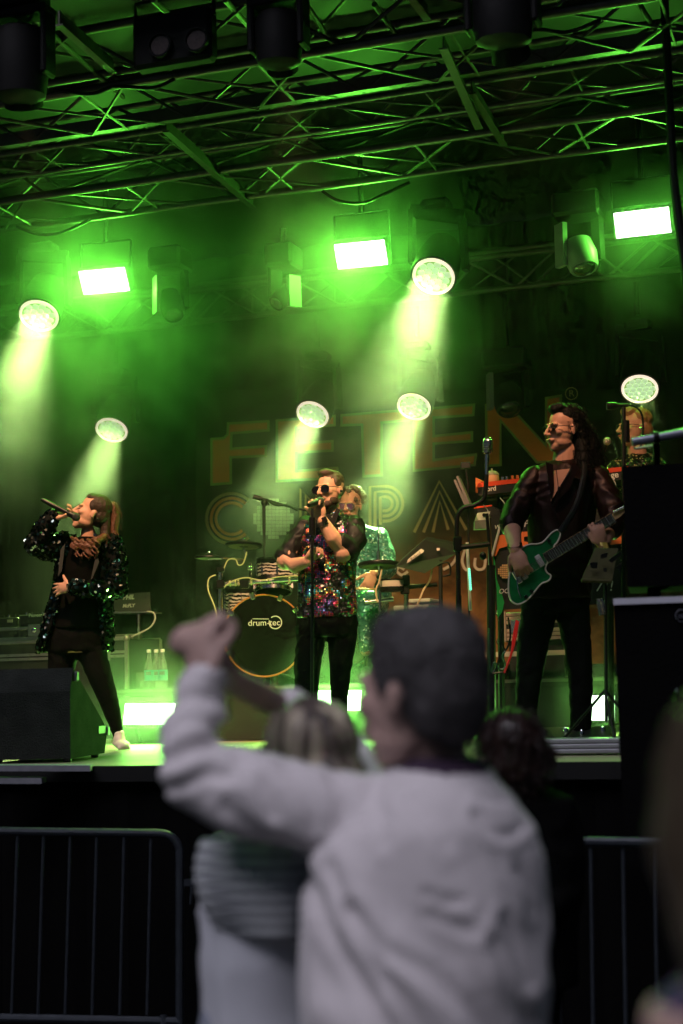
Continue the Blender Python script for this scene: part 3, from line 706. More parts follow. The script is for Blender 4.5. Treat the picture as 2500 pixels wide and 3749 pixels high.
# hand-held microphone
def wand(a,b,ra,rb,head,hr,label,hm=None):
    a=Vector(a);b=Vector(b); d=(b-a).normalized()
    t=thing('microphone',label,'microphone',a)
    m=MB().tube([a,a+d*.02,a+(b-a)*.5,b-d*.03,b],[ra*.7,ra,ra*1.1,rb,rb*1.1],14); m.build('handle',M_BLACKP,t)
    m=MB().ball(b+d*head,(hr,hr,hr*1.1),look(d)); m.build('grille',hm or mat('mic_grille',(.03,.03,.03),.4,metal=.6,bump=.6,bscale=400),t)
    return t
wand(F.p(151,1828,-.17),F.p(270,1889,-.165),.015,.019,.014,.026,'black wireless microphone held up to the singing woman mouth')
hand_mic_done=True

# ------------------------------------------------------------------ man in sunglasses
F=Fig('bearded man in aviator sunglasses and colourful sequin shirt holding a microphone to his mouth',9.5,1185,2722)
hc=F.p(1207,1797); HM=head_matrix(hc,-38,2,-3,1.0); add_head(F.body,HM)
F.limb(F.body,[(1214,1862,.01,32),(1212,1905,.02,34)])
F.torso(F.body,[(1208,1910,.03,90,.09),(1200,2000,.03,92,.10),(1196,2150,.03,88,.10),(1196,2290,.03,98,.10)])
F.limb(F.body,[(1108,1935,.02,32),(1044,2054,-.04,33),(1082,2070,-.10,29),(1120,2056,-.17,20)])
F.limb(F.body,[(1305,1935,.0,32),(1256,2024,-.12,35),(1217,1967,-.17,30),(1180,1905,-.19,20)])
F.limb(F.body,[(1140,2290,.03,45),(1124,2480,.02,30),(1118,2680,.02,18)]); F.limb(F.body,[(1255,2290,.03,45),(1245,2480,.02,30),(1244,2680,.02,18)])
add_hand(F.body,F.p(1121,2056,-.175),Vector((.55,-.1,.75)),Vector((.75,-.5,-.45)),1.0,(55,75,50),side=-1,thumb=.3)
add_hand(F.body,F.p(1176,1900,-.195),Vector((-.22,-.05,1)),Vector((-.35,-.8,-.1)),1.05,(50,75,45),side=1,thumb=.4)
F.skin(M_SKIN); face_parts(HM,F.t,eyes=False)
h=MB(); Rm=HM.to_3x3()
def hl(c,r): h.ball(HM@Vector(c),r,Rm)
hl((0,.022,.062),(.076,.088,.070)); hl((0,-.024,.104),(.054,.060,.030)); hl((0,.050,.015),(.070,.060,.060))
for s in (-1,1): hl((s*.064,.0,.045),(.014,.034,.032))
me=fuse(h,.005,2); noise_hair(me,.003,60,8,(1,.5,1)); me.materials.append(mat('hair_short',(.045,.028,.016),.5,var=.5,scale=50,bump=.5,bscale=150)); link('hair',me,F.t)
h=MB()
for s in (-1,1): hl((s*.049,-.026,-.070),(.0165,.040,.026)); hl((s*.030,-.056,-.090),(.023,.029,.022)); hl((s*.020,-.098,-.0455),(.018,.007,.005))
hl((0,-.072,-.100),(.030,.026,.024)); hl((0,-.055,-.108),(.030,.03,.016))
me=fuse(h,.005,1); noise_hair(me,.0025,90,4); me.materials.append(mat('beard',(.035,.017,.010),.7,var=.5,scale=60,bump=.5,bscale=200)); link('beard',me,F.t)
glasses(HM,F.t,M_LENSB,M_DARK,.029,.021,True)
m=MB().ball(HM@Vector((.088,.0,-.014)),.009); m.build('ear_piece',M_BLACKP,F.t)
t_=MB(); F.torso(t_,[(1210,1880,.02,44,.06),(1208,1898,.02,80,.085),(1205,1925,.02,112,.105),(1202,1990,.01,112,.125),(1198,2080,.01,106,.130),(1196,2180,.01,106,.128),(1196,2240,.01,111,.130),(1192,2262,.01,106,.125)])
def seq_shirt():
    m=bpy.data.materials.new('rainbow_sequins'); m.use_nodes=True; n=m.node_tree.nodes; l=m.node_tree.links; b=n['Principled BSDF']
    tc=n.new('ShaderNodeTexCoord'); sc=n.new('ShaderNodeVectorMath'); sc.operation='MULTIPLY'; sc.inputs[1].default_value=(95,20,95); l.new(tc.outputs['Object'],sc.inputs[0])
    fl=n.new('ShaderNodeVectorMath'); fl.operation='FLOOR'; l.new(sc.outputs[0],fl.inputs[0])
    fr=n.new('ShaderNodeVectorMath'); fr.operation='FRACTION'; l.new(sc.outputs[0],fr.inputs[0])
    sx=n.new('ShaderNodeSeparateXYZ'); l.new(fr.outputs[0],sx.inputs[0])
    def band(o):
        a=n.new('ShaderNodeMath'); a.operation='SUBTRACT'; l.new(o,a.inputs[0]); a.inputs[1].default_value=.5
        c=n.new('ShaderNodeMath'); c.operation='ABSOLUTE'; l.new(a.outputs[0],c.inputs[0])
        d=n.new('ShaderNodeMath'); d.operation='LESS_THAN'; l.new(c.outputs[0],d.inputs[0]); d.inputs[1].default_value=.36; return d.outputs[0]
    g=n.new('ShaderNodeMath'); g.operation='MULTIPLY'; l.new(band(sx.outputs[0]),g.inputs[0]); l.new(band(sx.outputs[2]),g.inputs[1])
    wn_=n.new('ShaderNodeTexWhiteNoise'); wn_.noise_dimensions='3D'; l.new(fl.outputs[0],wn_.inputs['Vector'])
    bn=n.new('ShaderNodeTexNoise'); bn.inputs['Scale'].default_value=13; bn.inputs['Detail'].default_value=1; bn.inputs['Distortion'].default_value=1.5; l.new(tc.outputs['Object'],bn.inputs['Vector'])
    hn=n.new('ShaderNodeTexNoise'); hn.inputs['Scale'].default_value=9; hn.inputs['Detail'].default_value=1; l.new(tc.outputs['Object'],hn.inputs['Vector'])
    cr=n.new('ShaderNodeValToRGB'); el=cr.color_ramp.elements
    for pos,c in ((.30,(.02,.15,.5)),(.40,(.02,.5,.25)),(.47,(.75,.5,.1)),(.52,(.85,.05,.06)),(.60,(.8,.08,.3)),(.68,(.1,.2,.7))): 
        e=el.new(pos); e.color=(*c,1)
    el.remove(el[0]); el.remove(el[len(el)-1])
    mixf=n.new('ShaderNodeMath'); mixf.operation='MULTIPLY_ADD'; l.new(wn_.outputs['Value'],mixf.inputs[0]); mixf.inputs[1].default_value=.14
    sub=n.new('ShaderNodeMath'); sub.operation='SUBTRACT'; l.new(hn.outputs['Fac'],sub.inputs[0]); sub.inputs[1].default_value=.07; l.new(sub.outputs[0],mixf.inputs[2]); l.new(mixf.outputs[0],cr.inputs['Fac'])
    th=n.new('ShaderNodeMath'); th.operation='GREATER_THAN'; l.new(bn.outputs['Fac'],th.inputs[0]); th.inputs[1].default_value=.515
    g2=n.new('ShaderNodeMath'); g2.operation='MULTIPLY'; l.new(g.outputs[0],g2.inputs[0]); l.new(th.outputs[0],g2.inputs[1])
    mx=n.new('ShaderNodeMix'); mx.data_type='RGBA'; mx.inputs['A'].default_value=(.006,.006,.006,1); l.new(cr.outputs['Color'],mx.inputs['B']); l.new(g2.outputs[0],mx.inputs['Factor']); l.new(mx.outputs['Result'],b.inputs['Base Color'])
    mm=n.new('ShaderNodeMath'); mm.operation='MULTIPLY'; l.new(g2.outputs[0],mm.inputs[0]); mm.inputs[1].default_value=.75; l.new(mm.outputs[0],b.inputs['Metallic'])
    b.inputs['Roughness'].default_value=.33
    # every little plate leans its own way
    ge=n.new('ShaderNodeNewGeometry'); v1=n.new('ShaderNodeVectorMath'); v1.operation='SUBTRACT'; l.new(wn_.outputs['Color'],v1.inputs[0]); v1.inputs[1].default_value=(.5,.5,.5)
    v2=n.new('ShaderNodeVectorMath'); v2.operation='SCALE'; l.new(v1.outputs[0],v2.inputs[0]); v2.inputs['Scale'].default_value=.9
    v3=n.new('ShaderNodeVectorMath'); v3.operation='ADD'; l.new(v2.outputs[0],v3.inputs[0]); l.new(ge.outputs['Normal'],v3.inputs[1])
    v4=n.new('ShaderNodeVectorMath'); v4.operation='NORMALIZE'; l.new(v3.outputs[0],v4.inputs[0]); l.new(v4.outputs[0],b.inputs['Normal'])
    return m
M_RAIN=seq_shirt()
F.cloth('shirt',t_,M_RAIN,.009,3,.005,9)
t_=MB(); F.limb(t_,[(1118,1925,.02,36),(1080,1985,.0,37),(1046,2040,-.03,33)]); F.limb(t_,[(1060,2046,-.03,33),(1040,2036,-.02,34)])
F.cloth('sleeve',t_,M_BLKSAT,.008,2,.007,16)
t_=MB(); F.limb(t_,[(1296,1925,.0,38),(1300,1975,-.05,42),(1278,2012,-.10,40),(1252,1985,-.13,34)]); F.cloth('sleeve',t_,M_BLKSAT,.008,2,.007,16)
for P in ([(1186,1872),(1210,1915),(1226,1920),(1245,1866),(1232,1858),(1216,1895)],):
    m=MB(); m.prism([F.p(x,y,-.10) for x,y in P],Vector((0,1,0)),.01); m.build('collar',M_BLKSAT,F.t)
m=MB(); m.loft([(F.p(1180,1912,-.19),(F.p(1202,1904)-F.p(1180,1912)),Vector((0,.036,0))),(F.p(1187,1926,-.188),(F.p(1210,1917)-F.p(1187,1926)),Vector((0,.038,0)))]); wt=m.build('watch',mat('watch_band',(.02,.018,.018),.5),F.t)
m=MB().box(F.p(1188,1903,-.235),(.032,.012,.038),Matrix.Rotation(R(-20),3,'Y'),bev=.005); m.build('watch_face',M_BLACKP,wt)
t_=MB(); F.torso(t_,[(1196,2225,.02,104,.115),(1196,2290,.02,114,.13),(1196,2330,.02,110,.12)])
F.limb(t_,[(1141,2320,.02,55),(1124,2440,.0,48),(1122,2520,.0,42),(1120,2690,.02,30)]); F.limb(t_,[(1252,2320,.02,55),(1248,2440,.0,40),(1243,2520,.0,32),(1244,2690,.02,26)])
F.cloth('trousers',t_,M_JEAN,.010,3,.005,14)
for x in (1118,1246):
    f0=F.p(x,2720,.08); f1=F.p(x-12,2730,-.16); f0.z=f1.z=STAGE_Z; shoe(F,f0,f1,M_BLACKP)
LEAD=F
wand(F.p(1130,1850,-.30),F.p(1166,1836,-.235),.017,.019,.012,.026,'black microphone in the hand of the man in sunglasses')
# straight stand he grips
t=thing('microphone_stand','black straight stand gripped by the man in sunglasses','stand',at(1142,2724,9.2))
b=at(1142,2724,9.2); b.z=STAGE_Z
m=MB().tube([b+ZX*.02,at(1143,2200,9.22)],.011,10); m.tube([at(1143,2210,9.22),at(1143,1862,9.22)],.008,10); m.build('pole',M_DARK,t)
m=MB().lathe([(.14,.0),(.14,.012),(.03,.03),(.016,.06)],Matrix.Translation(b+ZX*.004),28); m.build('base',M_DARK,t)
m=MB().tube([at(1143,1960,9.22),at(1143,1895,9.22)],.020,12); m.build('clutch',M_BLACKP,t)

# ------------------------------------------------------------------ guitarist
F=Fig('guitarist with glasses and long dark curly hair in a shiny dark shirt looking left',8.5,2040,2728)
hc=F.p(2064,1572); HM=head_matrix(hc,-66,-2,2,1.05); add_head(F.body,HM)
F.limb(F.body,[(2072,1650,.02,44),(2068,1705,.03,50)])
F.torso(F.body,[(2068,1715,.03,100,.10),(2060,1800,.03,108,.11),(2050,1950,.03,104,.11),(2040,2150,.03,105,.11)])
F.limb(F.body,[(1955,1765,.0,34),(1872,1905,-.07,33),(1876,1945,-.15,32),(1886,2010,-.29,23)])
F.limb(F.body,[(2185,1765,.0,34),(2252,1905,-.10,32),(2205,1995,-.27,22)])
F.limb(F.body,[(1985,2150,.03,52),(1940,2430,.0,32),(1927,2680,.02,20)]); F.limb(F.body,[(2090,2150,.03,52),(2125,2430,.0,32),(2128,2680,.02,20)])
add_hand(F.body,F.p(1888,2014,-.30),Vector((.28,-.12,-1)),Vector((.35,.9,-.2)),1.12,(40,55,40),side=1,thumb=.45)
add_hand(F.body,F.p(2198,1994,-.29),Vector((-.16,-.12,1)),Vector((-.1,.9,.25)),1.0,(48,62,40),side=-1,thumb=.2)
F.skin(M_SKIN2); face_parts(HM,F.t,brow=M_HAIRD)
glasses(HM,F.t,mat('clear_lens',(.9,.95,.92),.02,trans=1.0,ior=1.03,spec=.5,var=.0),M_DARK,.026,.013)
h=MB(); Rm=HM.to_3x3()
def hl(c,r): h.ball(HM@Vector(c),r,Rm)
hl((0,.035,.064),(.082,.094,.074)); hl((0,.078,.02),(.074,.06,.07)); hl((0,-.028,.108),(.056,.056,.032))
F.limb(h,[(2120,1560,.05,40),(2150,1620,.06,48),(2165,1690,.06,46),(2150,1735,.05,36)]); F.limb(h,[(2120,1600,.0,28),(2135,1680,-.02,34),(2130,1730,-.05,26)])
me=fuse(h,.007,2); noise_hair(me,.006,30,3); me.materials.append(M_HAIRD); ho=link('hair',me,F.t)
strands('curls',me,520,.085,.0020,.010,ho,M_HAIRD,5,keep=lambda c:(HM.inverted()@c).y>-.01)
t_=MB(); F.torso(t_,[(2075,1690,.03,56,.075),(2070,1706,.03,105,.10),(2066,1735,.02,132,.12),(2060,1820,.01,128,.135),(2052,1950,.01,118,.135),(2045,2080,.01,116,.135),(2040,2190,.01,122,.14)])
F.limb(t_,[(1955,1750,.0,44),(1908,1840,-.04,48),(1874,1900,-.08,44),(1873,1922,-.11,41)]); F.limb(t_,[(2190,1750,.0,44),(2232,1840,-.06,48),(2250,1902,-.11,45),(2238,1935,-.16,40)])
F.cloth('shirt',t_,mat('oxblood_satin',(.008,.0015,.0015),.46,metal=.5,spec=.3,bump=.3,bscale=12,var=.6,scale=7),.009,2,.008,12)
m=MB(); m.prism([F.p(2030,1722,-.135),F.p(2022,1780,-.145),F.p(2018,1833,-.15),F.p(2050,1780,-.145),F.p(2092,1715,-.135)],Vector((0,1,0)),.03); m.build('bare_chest',M_SKIN2,F.t)
for P in ([(2025,1700),(1998,1690),(2008,1760),(2020,1835),(2028,1780)],[(2095,1700),(2120,1706),(2085,1790),(2024,1850),(2052,1780)]):
    m=MB(); m.prism([F.p(x,y,-.155) for x,y in P],Vector((0,1,0)),.012); m.build('collar',MATS['oxblood_satin'],F.t)
m=MB(); m.tube(spline([F.p(2036,1718,-.16),F.p(2042,1765,-.165),F.p(2046,1785,-.165),F.p(2066,1755,-.165),F.p(2092,1715,-.16)]),.002,6); m.tube([F.p(2045,1782,-.168),F.p(2043,1800,-.168)],.005,6); m.build('necklace',M_DARK,F.t)
m=MB(); m.loft([(F.p(1884,1990,-.255),Vector((27*F.k,0,.004)),Vector((0,.040,0))),(F.p(1886,2006,-.285),Vector((26*F.k,0,.004)),Vector((0,.039,0)))]); m.build('wristband',M_BLACKP,F.t)
m=MB(); m.loft([(F.p(2203,1988,-.27),Vector((27*F.k,0,.0)),Vector((0,.040,0))),(F.p(2210,2010,-.255),Vector((27*F.k,0,0)),Vector((0,.040,0)))]); m.build('bracelet',M_GOLD,F.t)
t_=MB(); F.torso(t_,[(2040,2140,.02,112,.12),(2036,2200,.02,124,.135),(2034,2240,.02,120,.13)])
F.limb(t_,[(1975,2225,.02,66),(1948,2380,.0,54),(1934,2500,.0,44),(1926,2660,.02,36)]); F.limb(t_,[(2095,2225,.02,62),(2115,2380,.0,48),(2126,2500,.0,42),(2127,2660,.02,37)])
F.cloth('trousers',t_,M_JEAN,.010,3,.006,14)
M_SHINY=mat('copper_shoe',(.45,.25,.14),.25,metal=.6)
for a,b in (((1927,2690,.1),(1912,2730,-.14)),((2128,2690,.1),(2158,2732,-.16))):
    f0=F.p(*a);f1=F.p(*b);f0.z=f1.z=STAGE_Z; shoe(F,f0,f1,M_SHINY,h=.085)
# strap over his shoulder belongs to the guitar
GD=8.5-.26
t=thing('electric_guitar','green electric guitar with dark fretboard held by the long-haired man','guitar',at(1950,2120,GD))
G=lambda x,y,dd=0: at(x,y,GD+dd)
out=[(2045,1942),(2036,1941),(2018,1952),(2002,1970),(1985,1986),(1965,1992),(1940,1993),(1915,2003),(1898,2020),(1885,2045),(1872,2075),(1864,2110),(1861,2150),(1864,2180),(1872,2200),(1888,2211),(1903,2211),(1925,2200),(1948,2178),(1968,2152),(1985,2135),(2005,2128),(2016,2115),(2014,2104),(2004,2098),(1997,2085),(2000,2068),(2012,2050),(2030,2035),(2028,2000),(2040,1985),(2050,1962),(2051,1950)]
sp=[(v.x,v.y) for v in spline([(x,y,0) for x,y in out+[out[0]]],3)[:-1]]
m=MB().prism([G(x,y) for x,y in sp],Vector((0,1,0)),.042); gb=m.build('body',mat('green_flame',(.005,.11,.026),.35,spec=.35,var=.5,scale=22),t)
P=[G(x,y,-.002) for x,y in sp]; m=MB().tube(P+[P[0]],.0045,6,cap=False); m.build('binding',mat('cream',(.55,.48,.36),.5),gb)
a=G(1985,2052,-.010);b=G(2243,1898,-.010); dv=(b-a).normalized(); up=Vector((-dv.z,0,dv.x))
nk=MB().bar(a+dv*.02,b,.020,.058,up=up); nk.build('neck',mat('maple',(.45,.28,.12),.4),t)
nk=MB().bar(a+dv*.02-Vector((0,.012,0)),b-Vector((0,.012,0)),.006,.055,up=up); fb=nk.build('fretboard',mat('rosewood',(.02,.012,.008),.5),t)
L=(b-a).length
for i in range(21):
    q=L*(1-2**(-i/12.0))/(1-2**(-21/12.0)); c=b-dv*(q*.92)
    m=MB().tube([c-up*.027-Vector((0,.018,0)),c+up*.027-Vector((0,.018,0))],.0030,6); m.build('fret',M_CHROME,fb)
m=MB().prism([G(2238,1890,-.02),G(2250,1872,-.02),G(2285,1852,-.02),G(2296,1866,-.02),G(2272,1890,-.02),G(2246,1908,-.02)],Vector((0,1,0)),.018); hs=m.build('headstock',MATS['maple'],t)
for i in range(6):
    m=MB().ball(G(2248+i*8,1874-i*4,-.03),.008); m.build('tuner',M_CHROME,hs)
for x,y in ((1976,2053),(1915,2100)):
    m=MB().box(G(x,y,-.012),(.030,.014,.066),Matrix.Rotation(math.atan2(dv.z,dv.x),3,'Y').inverted(),bev=.004); m.build('pickup',mat('pickup_cover',(.40,.36,.33),.4),gb)
m=MB().box(G(1893,2112,-.012),(.030,.016,.075),Matrix.Rotation(math.atan2(dv.z,dv.x),3,'Y').inverted(),bev=.004); m.tube([G(1892,2122,-.03),G(1897,2160,-.045),G(1908,2190,-.04)],.0035,6); m.build('bridge',M_CHROME,gb)
for i in range(6):
    o=up*(i-2.5)*.008-Vector((0,.024,0)); m=MB().tube([G(1895,2112,-.005)+o,b+o*.85],.0009,4); m.build('string',M_CHROME,t)
m=MB(); P=spline([G(2050,1950,.0),at(2110,1850,8.30),at(2140,1730,8.36),at(2130,1690,8.45)],4); m.tube(P,.018,8); m.build('strap',M_BLACKP,t)
for x,y in ((1945,2165),(1925,2185),(2010,1980)):
    m=MB().lathe([(.010,0),(.009,.016),(.0,.017)],Matrix.Translation(G(x,y,0))@look(Vector((0,-1,0))).to_4x4(),12); m.build('knob',M_BLACKP,gb)

# ------------------------------------------------------------------ drummer (seated)
RISER_Z=STAGE_Z+.37
F=Fig('seated curly-haired drummer in teal sequin jacket and pink mirror glasses',11.4,1350,2480,RISER_Z)
hc=F.p(1283,1850); HM=head_matrix(hc,-22,-8,4,1.0); add_head(F.body,HM)
F.limb(F.body,[(1292,1905,.03,26),(1300,1940,.04,28)])
F.torso(F.body,[(1310,1945,.03,70,.09),(1325,2050,.0,74,.10),(1345,2200,.0,80,.12)])
F.limb(F.body,[(1395,1975,.0,26),(1425,2070,-.10,22),(1365,2100,-.30,15)])
F.limb(F.body,[(1370,2215,.0,40),(1345,2190,-.38,34),(1340,2380,-.40,22)]); F.limb(F.body,[(1300,2215,.0,40),(1240,2200,-.30,34),(1235,2380,-.40,22)])
F.limb(F.body,[(1245,1975,.0,26),(1215,2070,-.05,22),(1230,2110,-.25,15)])
add_hand(F.body,F.p(1366,2100,-.30),Vector((-.35,-.3,-.75)),Vector((-.4,.2,-.6)),1.1,(35,50,40),side=1)
F.skin(M_SKIN); face_parts(HM,F.t,eyes=False)
glasses(HM,F.t,mat('pink_mirror',(.75,.35,.65),.08,metal=.9),M_CHROME,.031,.021,True)
h=MB(); Rm=HM.to_3x3(); rr=random.Random(4)
for i in range(46):
    th=rr.uniform(0,2*math.pi); ph=rr.uniform(-.25,1.5); q=Vector((math.cos(th)*math.cos(ph)*.088,.025+math.sin(th)*math.cos(ph)*.10,.045+math.sin(ph)*.085))
    if q.y<-.05: continue
    h.ball(HM@q,rr.uniform(.018,.028))
me=fuse(h,.007,1); noise_hair(me,.006,60,3); me.materials.append(mat('hair_curl',(.075,.042,.020),.6,var=.5,scale=40,bump=.5)); ho=link('hair',me,F.t); strands('curls',me,160,.05,.0022,.008,ho,MATS['hair_curl'],3,grav=.5,keep=lambda c:(HM.inverted()@c).y>-.06 or (HM.inverted()@c).z>.08)
t_=MB(); F.torso(t_,[(1300,1925,.03,46,.07),(1305,1942,.03,95,.10),(1312,1975,.02,108,.12),(1326,2060,.0,96,.13),(1340,2190,.0,95,.15)])
F.limb(t_,[(1388,1965,.0,34),(1412,2030,-.05,34),(1422,2085,-.12,30),(1385,2095,-.24,24)]); F.limb(t_,[(1245,1965,.0,34),(1210,2060,-.05,32),(1228,2100,-.2,24)])
def sparkle(name,base,hi,sc,thr):
    m=bpy.data.materials.new(name); m.use_nodes=True; n=m.node_tree.nodes; l=m.node_tree.links; b=n['Principled BSDF']
    tc=n.new('ShaderNodeTexCoord'); v=n.new('ShaderNodeTexVoronoi'); v.inputs['Scale'].default_value=sc; l.new(tc.outputs['Object'],v.inputs['Vector'])
    s=n.new('ShaderNodeSeparateColor'); l.new(v.outputs['Color'],s.inputs[0]); g=n.new('ShaderNodeMath'); g.operation='GREATER_THAN'; l.new(s.outputs[0],g.inputs[0]); g.inputs[1].default_value=thr
    mx=n.new('ShaderNodeMix'); mx.data_type='RGBA'; mx.inputs['A'].default_value=(*base,1); mx.inputs['B'].default_value=(*hi,1); l.new(g.outputs[0],mx.inputs['Factor']); l.new(mx.outputs['Result'],b.inputs['Base Color'])
    b.inputs['Metallic'].default_value=.55; b.inputs['Roughness'].default_value=.3
    ge=n.new('ShaderNodeNewGeometry'); v1=n.new('ShaderNodeVectorMath'); v1.operation='SUBTRACT'; l.new(v.outputs['Color'],v1.inputs[0]); v1.inputs[1].default_value=(.5,.5,.5)
    v2=n.new('ShaderNodeVectorMath'); v2.operation='SCALE'; l.new(v1.outputs[0],v2.inputs[0]); v2.inputs['Scale'].default_value=.9
    v3=n.new('ShaderNodeVectorMath'); v3.operation='ADD'; l.new(v2.outputs[0],v3.inputs[0]); l.new(ge.outputs['Normal'],v3.inputs[1])
    v4=n.new('ShaderNodeVectorMath'); v4.operation='NORMALIZE'; l.new(v3.outputs[0],v4.inputs[0]); l.new(v4.outputs[0],b.inputs['Normal']); return m
M_TEAL=sparkle('teal_sequin',(.04,.20,.17),(.5,.75,.65),90,.92)
F.cloth('jacket',t_,M_TEAL,.010,2,.006,12)
t_=MB(); F.limb(t_,[(1375,2215,.0,48),(1345,2200,-.38,44),(1345,2260,-.42,36),(1341,2370,-.40,26)]); F.limb(t_,[(1300,2215,.0,48),(1240,2210,-.30,42),(1235,2370,-.40,26)])
F.cloth('trousers',t_,M_TEAL,.010,2,.005,12)
f0=F.p(1340,2440,-.34);f1=F.p(1335,2450,-.55);f0.z=f1.z=RISER_Z; shoe(F,f0,f1,M_BLACKP)
f0=F.p(1236,2440,-.34);f1=F.p(1230,2450,-.55);f0.z=f1.z=RISER_Z; shoe(F,f0,f1,M_BLACKP)
m=MB().tube([F.p(1375,2158,-.42),F.p(1305,2155,-.5),F.p(1240,2152,-.55)],[.007,.007,.004],8); tag(m.build('drumstick',mat('hickory',(.5,.33,.16),.5)),'wooden drumstick in the drummer hand','drumstick')
# drum throne
b=F.p(1338,2300,.05); t=thing('drum_stool','black round drum stool under the drummer','stool',Vector((b.x,b.y,RISER_Z)))
m=MB().lathe([(.16,0),(.17,.03),(.16,.07),(.05,.08)],Matrix.Translation((b.x,b.y,RISER_Z+.46)),24); m.build('seat',M_BLACKP,t)
m=MB().tube([(b.x,b.y,RISER_Z+.1),(b.x,b.y,RISER_Z+.47)],.02,10); m.build('post',M_CHROME,t)
for i in range(3):
    a=2.1*i+.4; m=MB().tube([(b.x,b.y,RISER_Z+.18),(b.x+.24*math.cos(a),b.y+.24*math.sin(a),RISER_Z+.012)],.011,8); m.build('leg',M_CHROME,t)

# ------------------------------------------------------------------ keyboard player
F=Fig('keyboard player with sandy hair and dark sunglasses in a glittering jacket',9.9,2330,2620,STAGE_Z+.20)
hc=F.p(2322,1568); HM=head_matrix(hc,-74,3,0,1.02); add_head(F.body,HM)
F.limb(F.body,[(2330,1635,.02,34),(2335,1680,.03,38)])
F.torso(F.body,[(2335,1690,.03,85,.09),(2335,1800,.03,90,.10),(2335,1950,.03,85,.10),(2335,2100,.03,90,.10)])
F.limb(F.body,[(2250,1720,.0,28),(2235,1850,-.1,24),(2245,1830,-.32,16)]); F.limb(F.body,[(2425,1720,.0,28),(2445,1850,-.1,24),(2420,1830,-.32,16)])
F.limb(F.body,[(2300,2100,.03,42),(2300,2350,.03,28),(2300,2560,.03,18)]); F.limb(F.body,[(2370,2100,.03,42),(2370,2350,.03,28),(2370,2560,.03,18)])
add_hand(F.body,F.p(2245,1830,-.32),Vector((0,-1,-.1)),Vector((0,0,-1)),1,(30,30,20)); add_hand(F.body,F.p(2420,1830,-.32),Vector((0,-1,-.1)),Vector((0,0,-1)),1,(30,30,20),side=-1)
F.skin(M_SKIN); face_parts(HM,F.t,eyes=False); glasses(HM,F.t,M_LENSB,M_BLACKP,.029,.019)
h=MB(); Rm=HM.to_3x3()
def hl(c,r): h.ball(HM@Vector(c),r,Rm)
hl((0,.030,.058),(.080,.092,.076)); hl((0,-.04,.098),(.056,.052,.034)); hl((0,.062,.0),(.074,.056,.07))
me=fuse(h,.006,2); noise_hair(me,.007,40,7,(1,1,.6)); me.materials.append(mat('hair_sandy',(.24,.12,.05),.5,var=.5,scale=40,bump=.5,bscale=120)); link('hair',me,F.t)
t_=MB(); F.torso(t_,[(2335,1665,.03,46,.065),(2335,1685,.03,92,.10),(2335,1720,.02,112,.12),(2335,1850,.01,104,.13),(2335,2050,.01,105,.13)])
F.limb(t_,[(2255,1720,.0,36),(2238,1840,-.1,32),(2243,1832,-.26,24)]); F.limb(t_,[(2420,1720,.0,36),(2442,1840,-.1,32),(2422,1832,-.26,24)])
F.cloth('jacket',t_,sparkle('glitter_black',(.008,.010,.008),(.75,.60,.35),110,.90),.010,2,.006,12)
t_=MB(); F.limb(t_,[(2300,2060,.03,54),(2300,2350,.03,40),(2300,2570,.03,30)]); F.limb(t_,[(2370,2060,.03,54),(2370,2350,.03,40),(2370,2570,.03,30)]); F.cloth('trousers',t_,M_JEAN,.012,2,.005)
for x in (2300,2370):
    f0=F.p(x,2560,.08);f1=F.p(x-8,2570,-.16);f0.z=f1.z=STAGE_Z+.20; shoe(F,f0,f1,M_BLACKP)
m=MB().ball(HM@Vector((.088,.0,-.014)),.009); m.build('ear_piece',M_CHROME,F.t)
# ================================================================== backdrop banner
BV=5.30
def bp(x,y,o=0.0): return atv(x,y,BV-o)
M_ORANGE=mat('print_orange',(.85,.24,.05),.7,var=.15)
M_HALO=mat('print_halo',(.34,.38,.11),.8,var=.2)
M_CREAM=mat('print_cream',(.5,.34,.15),.7,var=.15)
M_WHITEP=mat('print_white',(.65,.58,.48),.7,var=.08)
def banner_mat():
    m=bpy.data.materials.new('banner_print'); m.use_nodes=True; n=m.node_tree.nodes; l=m.node_tree.links; b=n['Principled BSDF']
    tc=n.new('ShaderNodeTexCoord'); nz=n.new('ShaderNodeTexNoise'); nz.inputs['Scale'].default_value=3.0; nz.inputs['Detail'].default_value=6; nz.inputs['Distortion'].default_value=.8; l.new(tc.outputs['Object'],nz.inputs['Vector'])
    sp=n.new('ShaderNodeSeparateXYZ'); l.new(tc.outputs['Object'],sp.inputs[0])
    mr=n.new('ShaderNodeMapRange'); zt=bp(1500,1880).z; zb=bp(1500,2060).z; mr.inputs['From Min'].default_value=zt; mr.inputs['From Max'].default_value=zb; l.new(sp.outputs['Z'],mr.inputs['Value'])
    mr2=n.new('ShaderNodeMapRange'); mr2.inputs['From Min'].default_value=bp(1150,2000).x; mr2.inputs['From Max'].default_value=bp(1400,2000).x; l.new(sp.outputs['X'],mr2.inputs['Value'])
    mu=n.new('ShaderNodeMath'); mu.operation='MULTIPLY'; l.new(mr.outputs[0],mu.inputs[0]); l.new(mr2.outputs[0],mu.inputs[1])
    cr=n.new('ShaderNodeValToRGB'); cr.color_ramp.elements[0].position=.35; cr.color_ramp.elements[0].color=(.05,.022,.008,1); cr.color_ramp.elements[1].position=.7; cr.color_ramp.elements[1].color=(.27,.135,.055,1); l.new(nz.outputs['Fac'],cr.inputs['Fac'])
    mx=n.new('ShaderNodeMix'); mx.data_type='RGBA'; mx.inputs['A'].default_value=(.012,.016,.010,1); l.new(cr.outputs[0],mx.inputs['B']); l.new(mu.outputs[0],mx.inputs['Factor']); l.new(mx.outputs['Result'],b.inputs['Base Color']); b.inputs['Roughness'].default_value=.85; b.inputs['Specular IOR Level'].default_value=.15
    return m
t=thing('stage_banner','dark printed backdrop banner with large orange and striped letters','banner',bp(1400,2420))
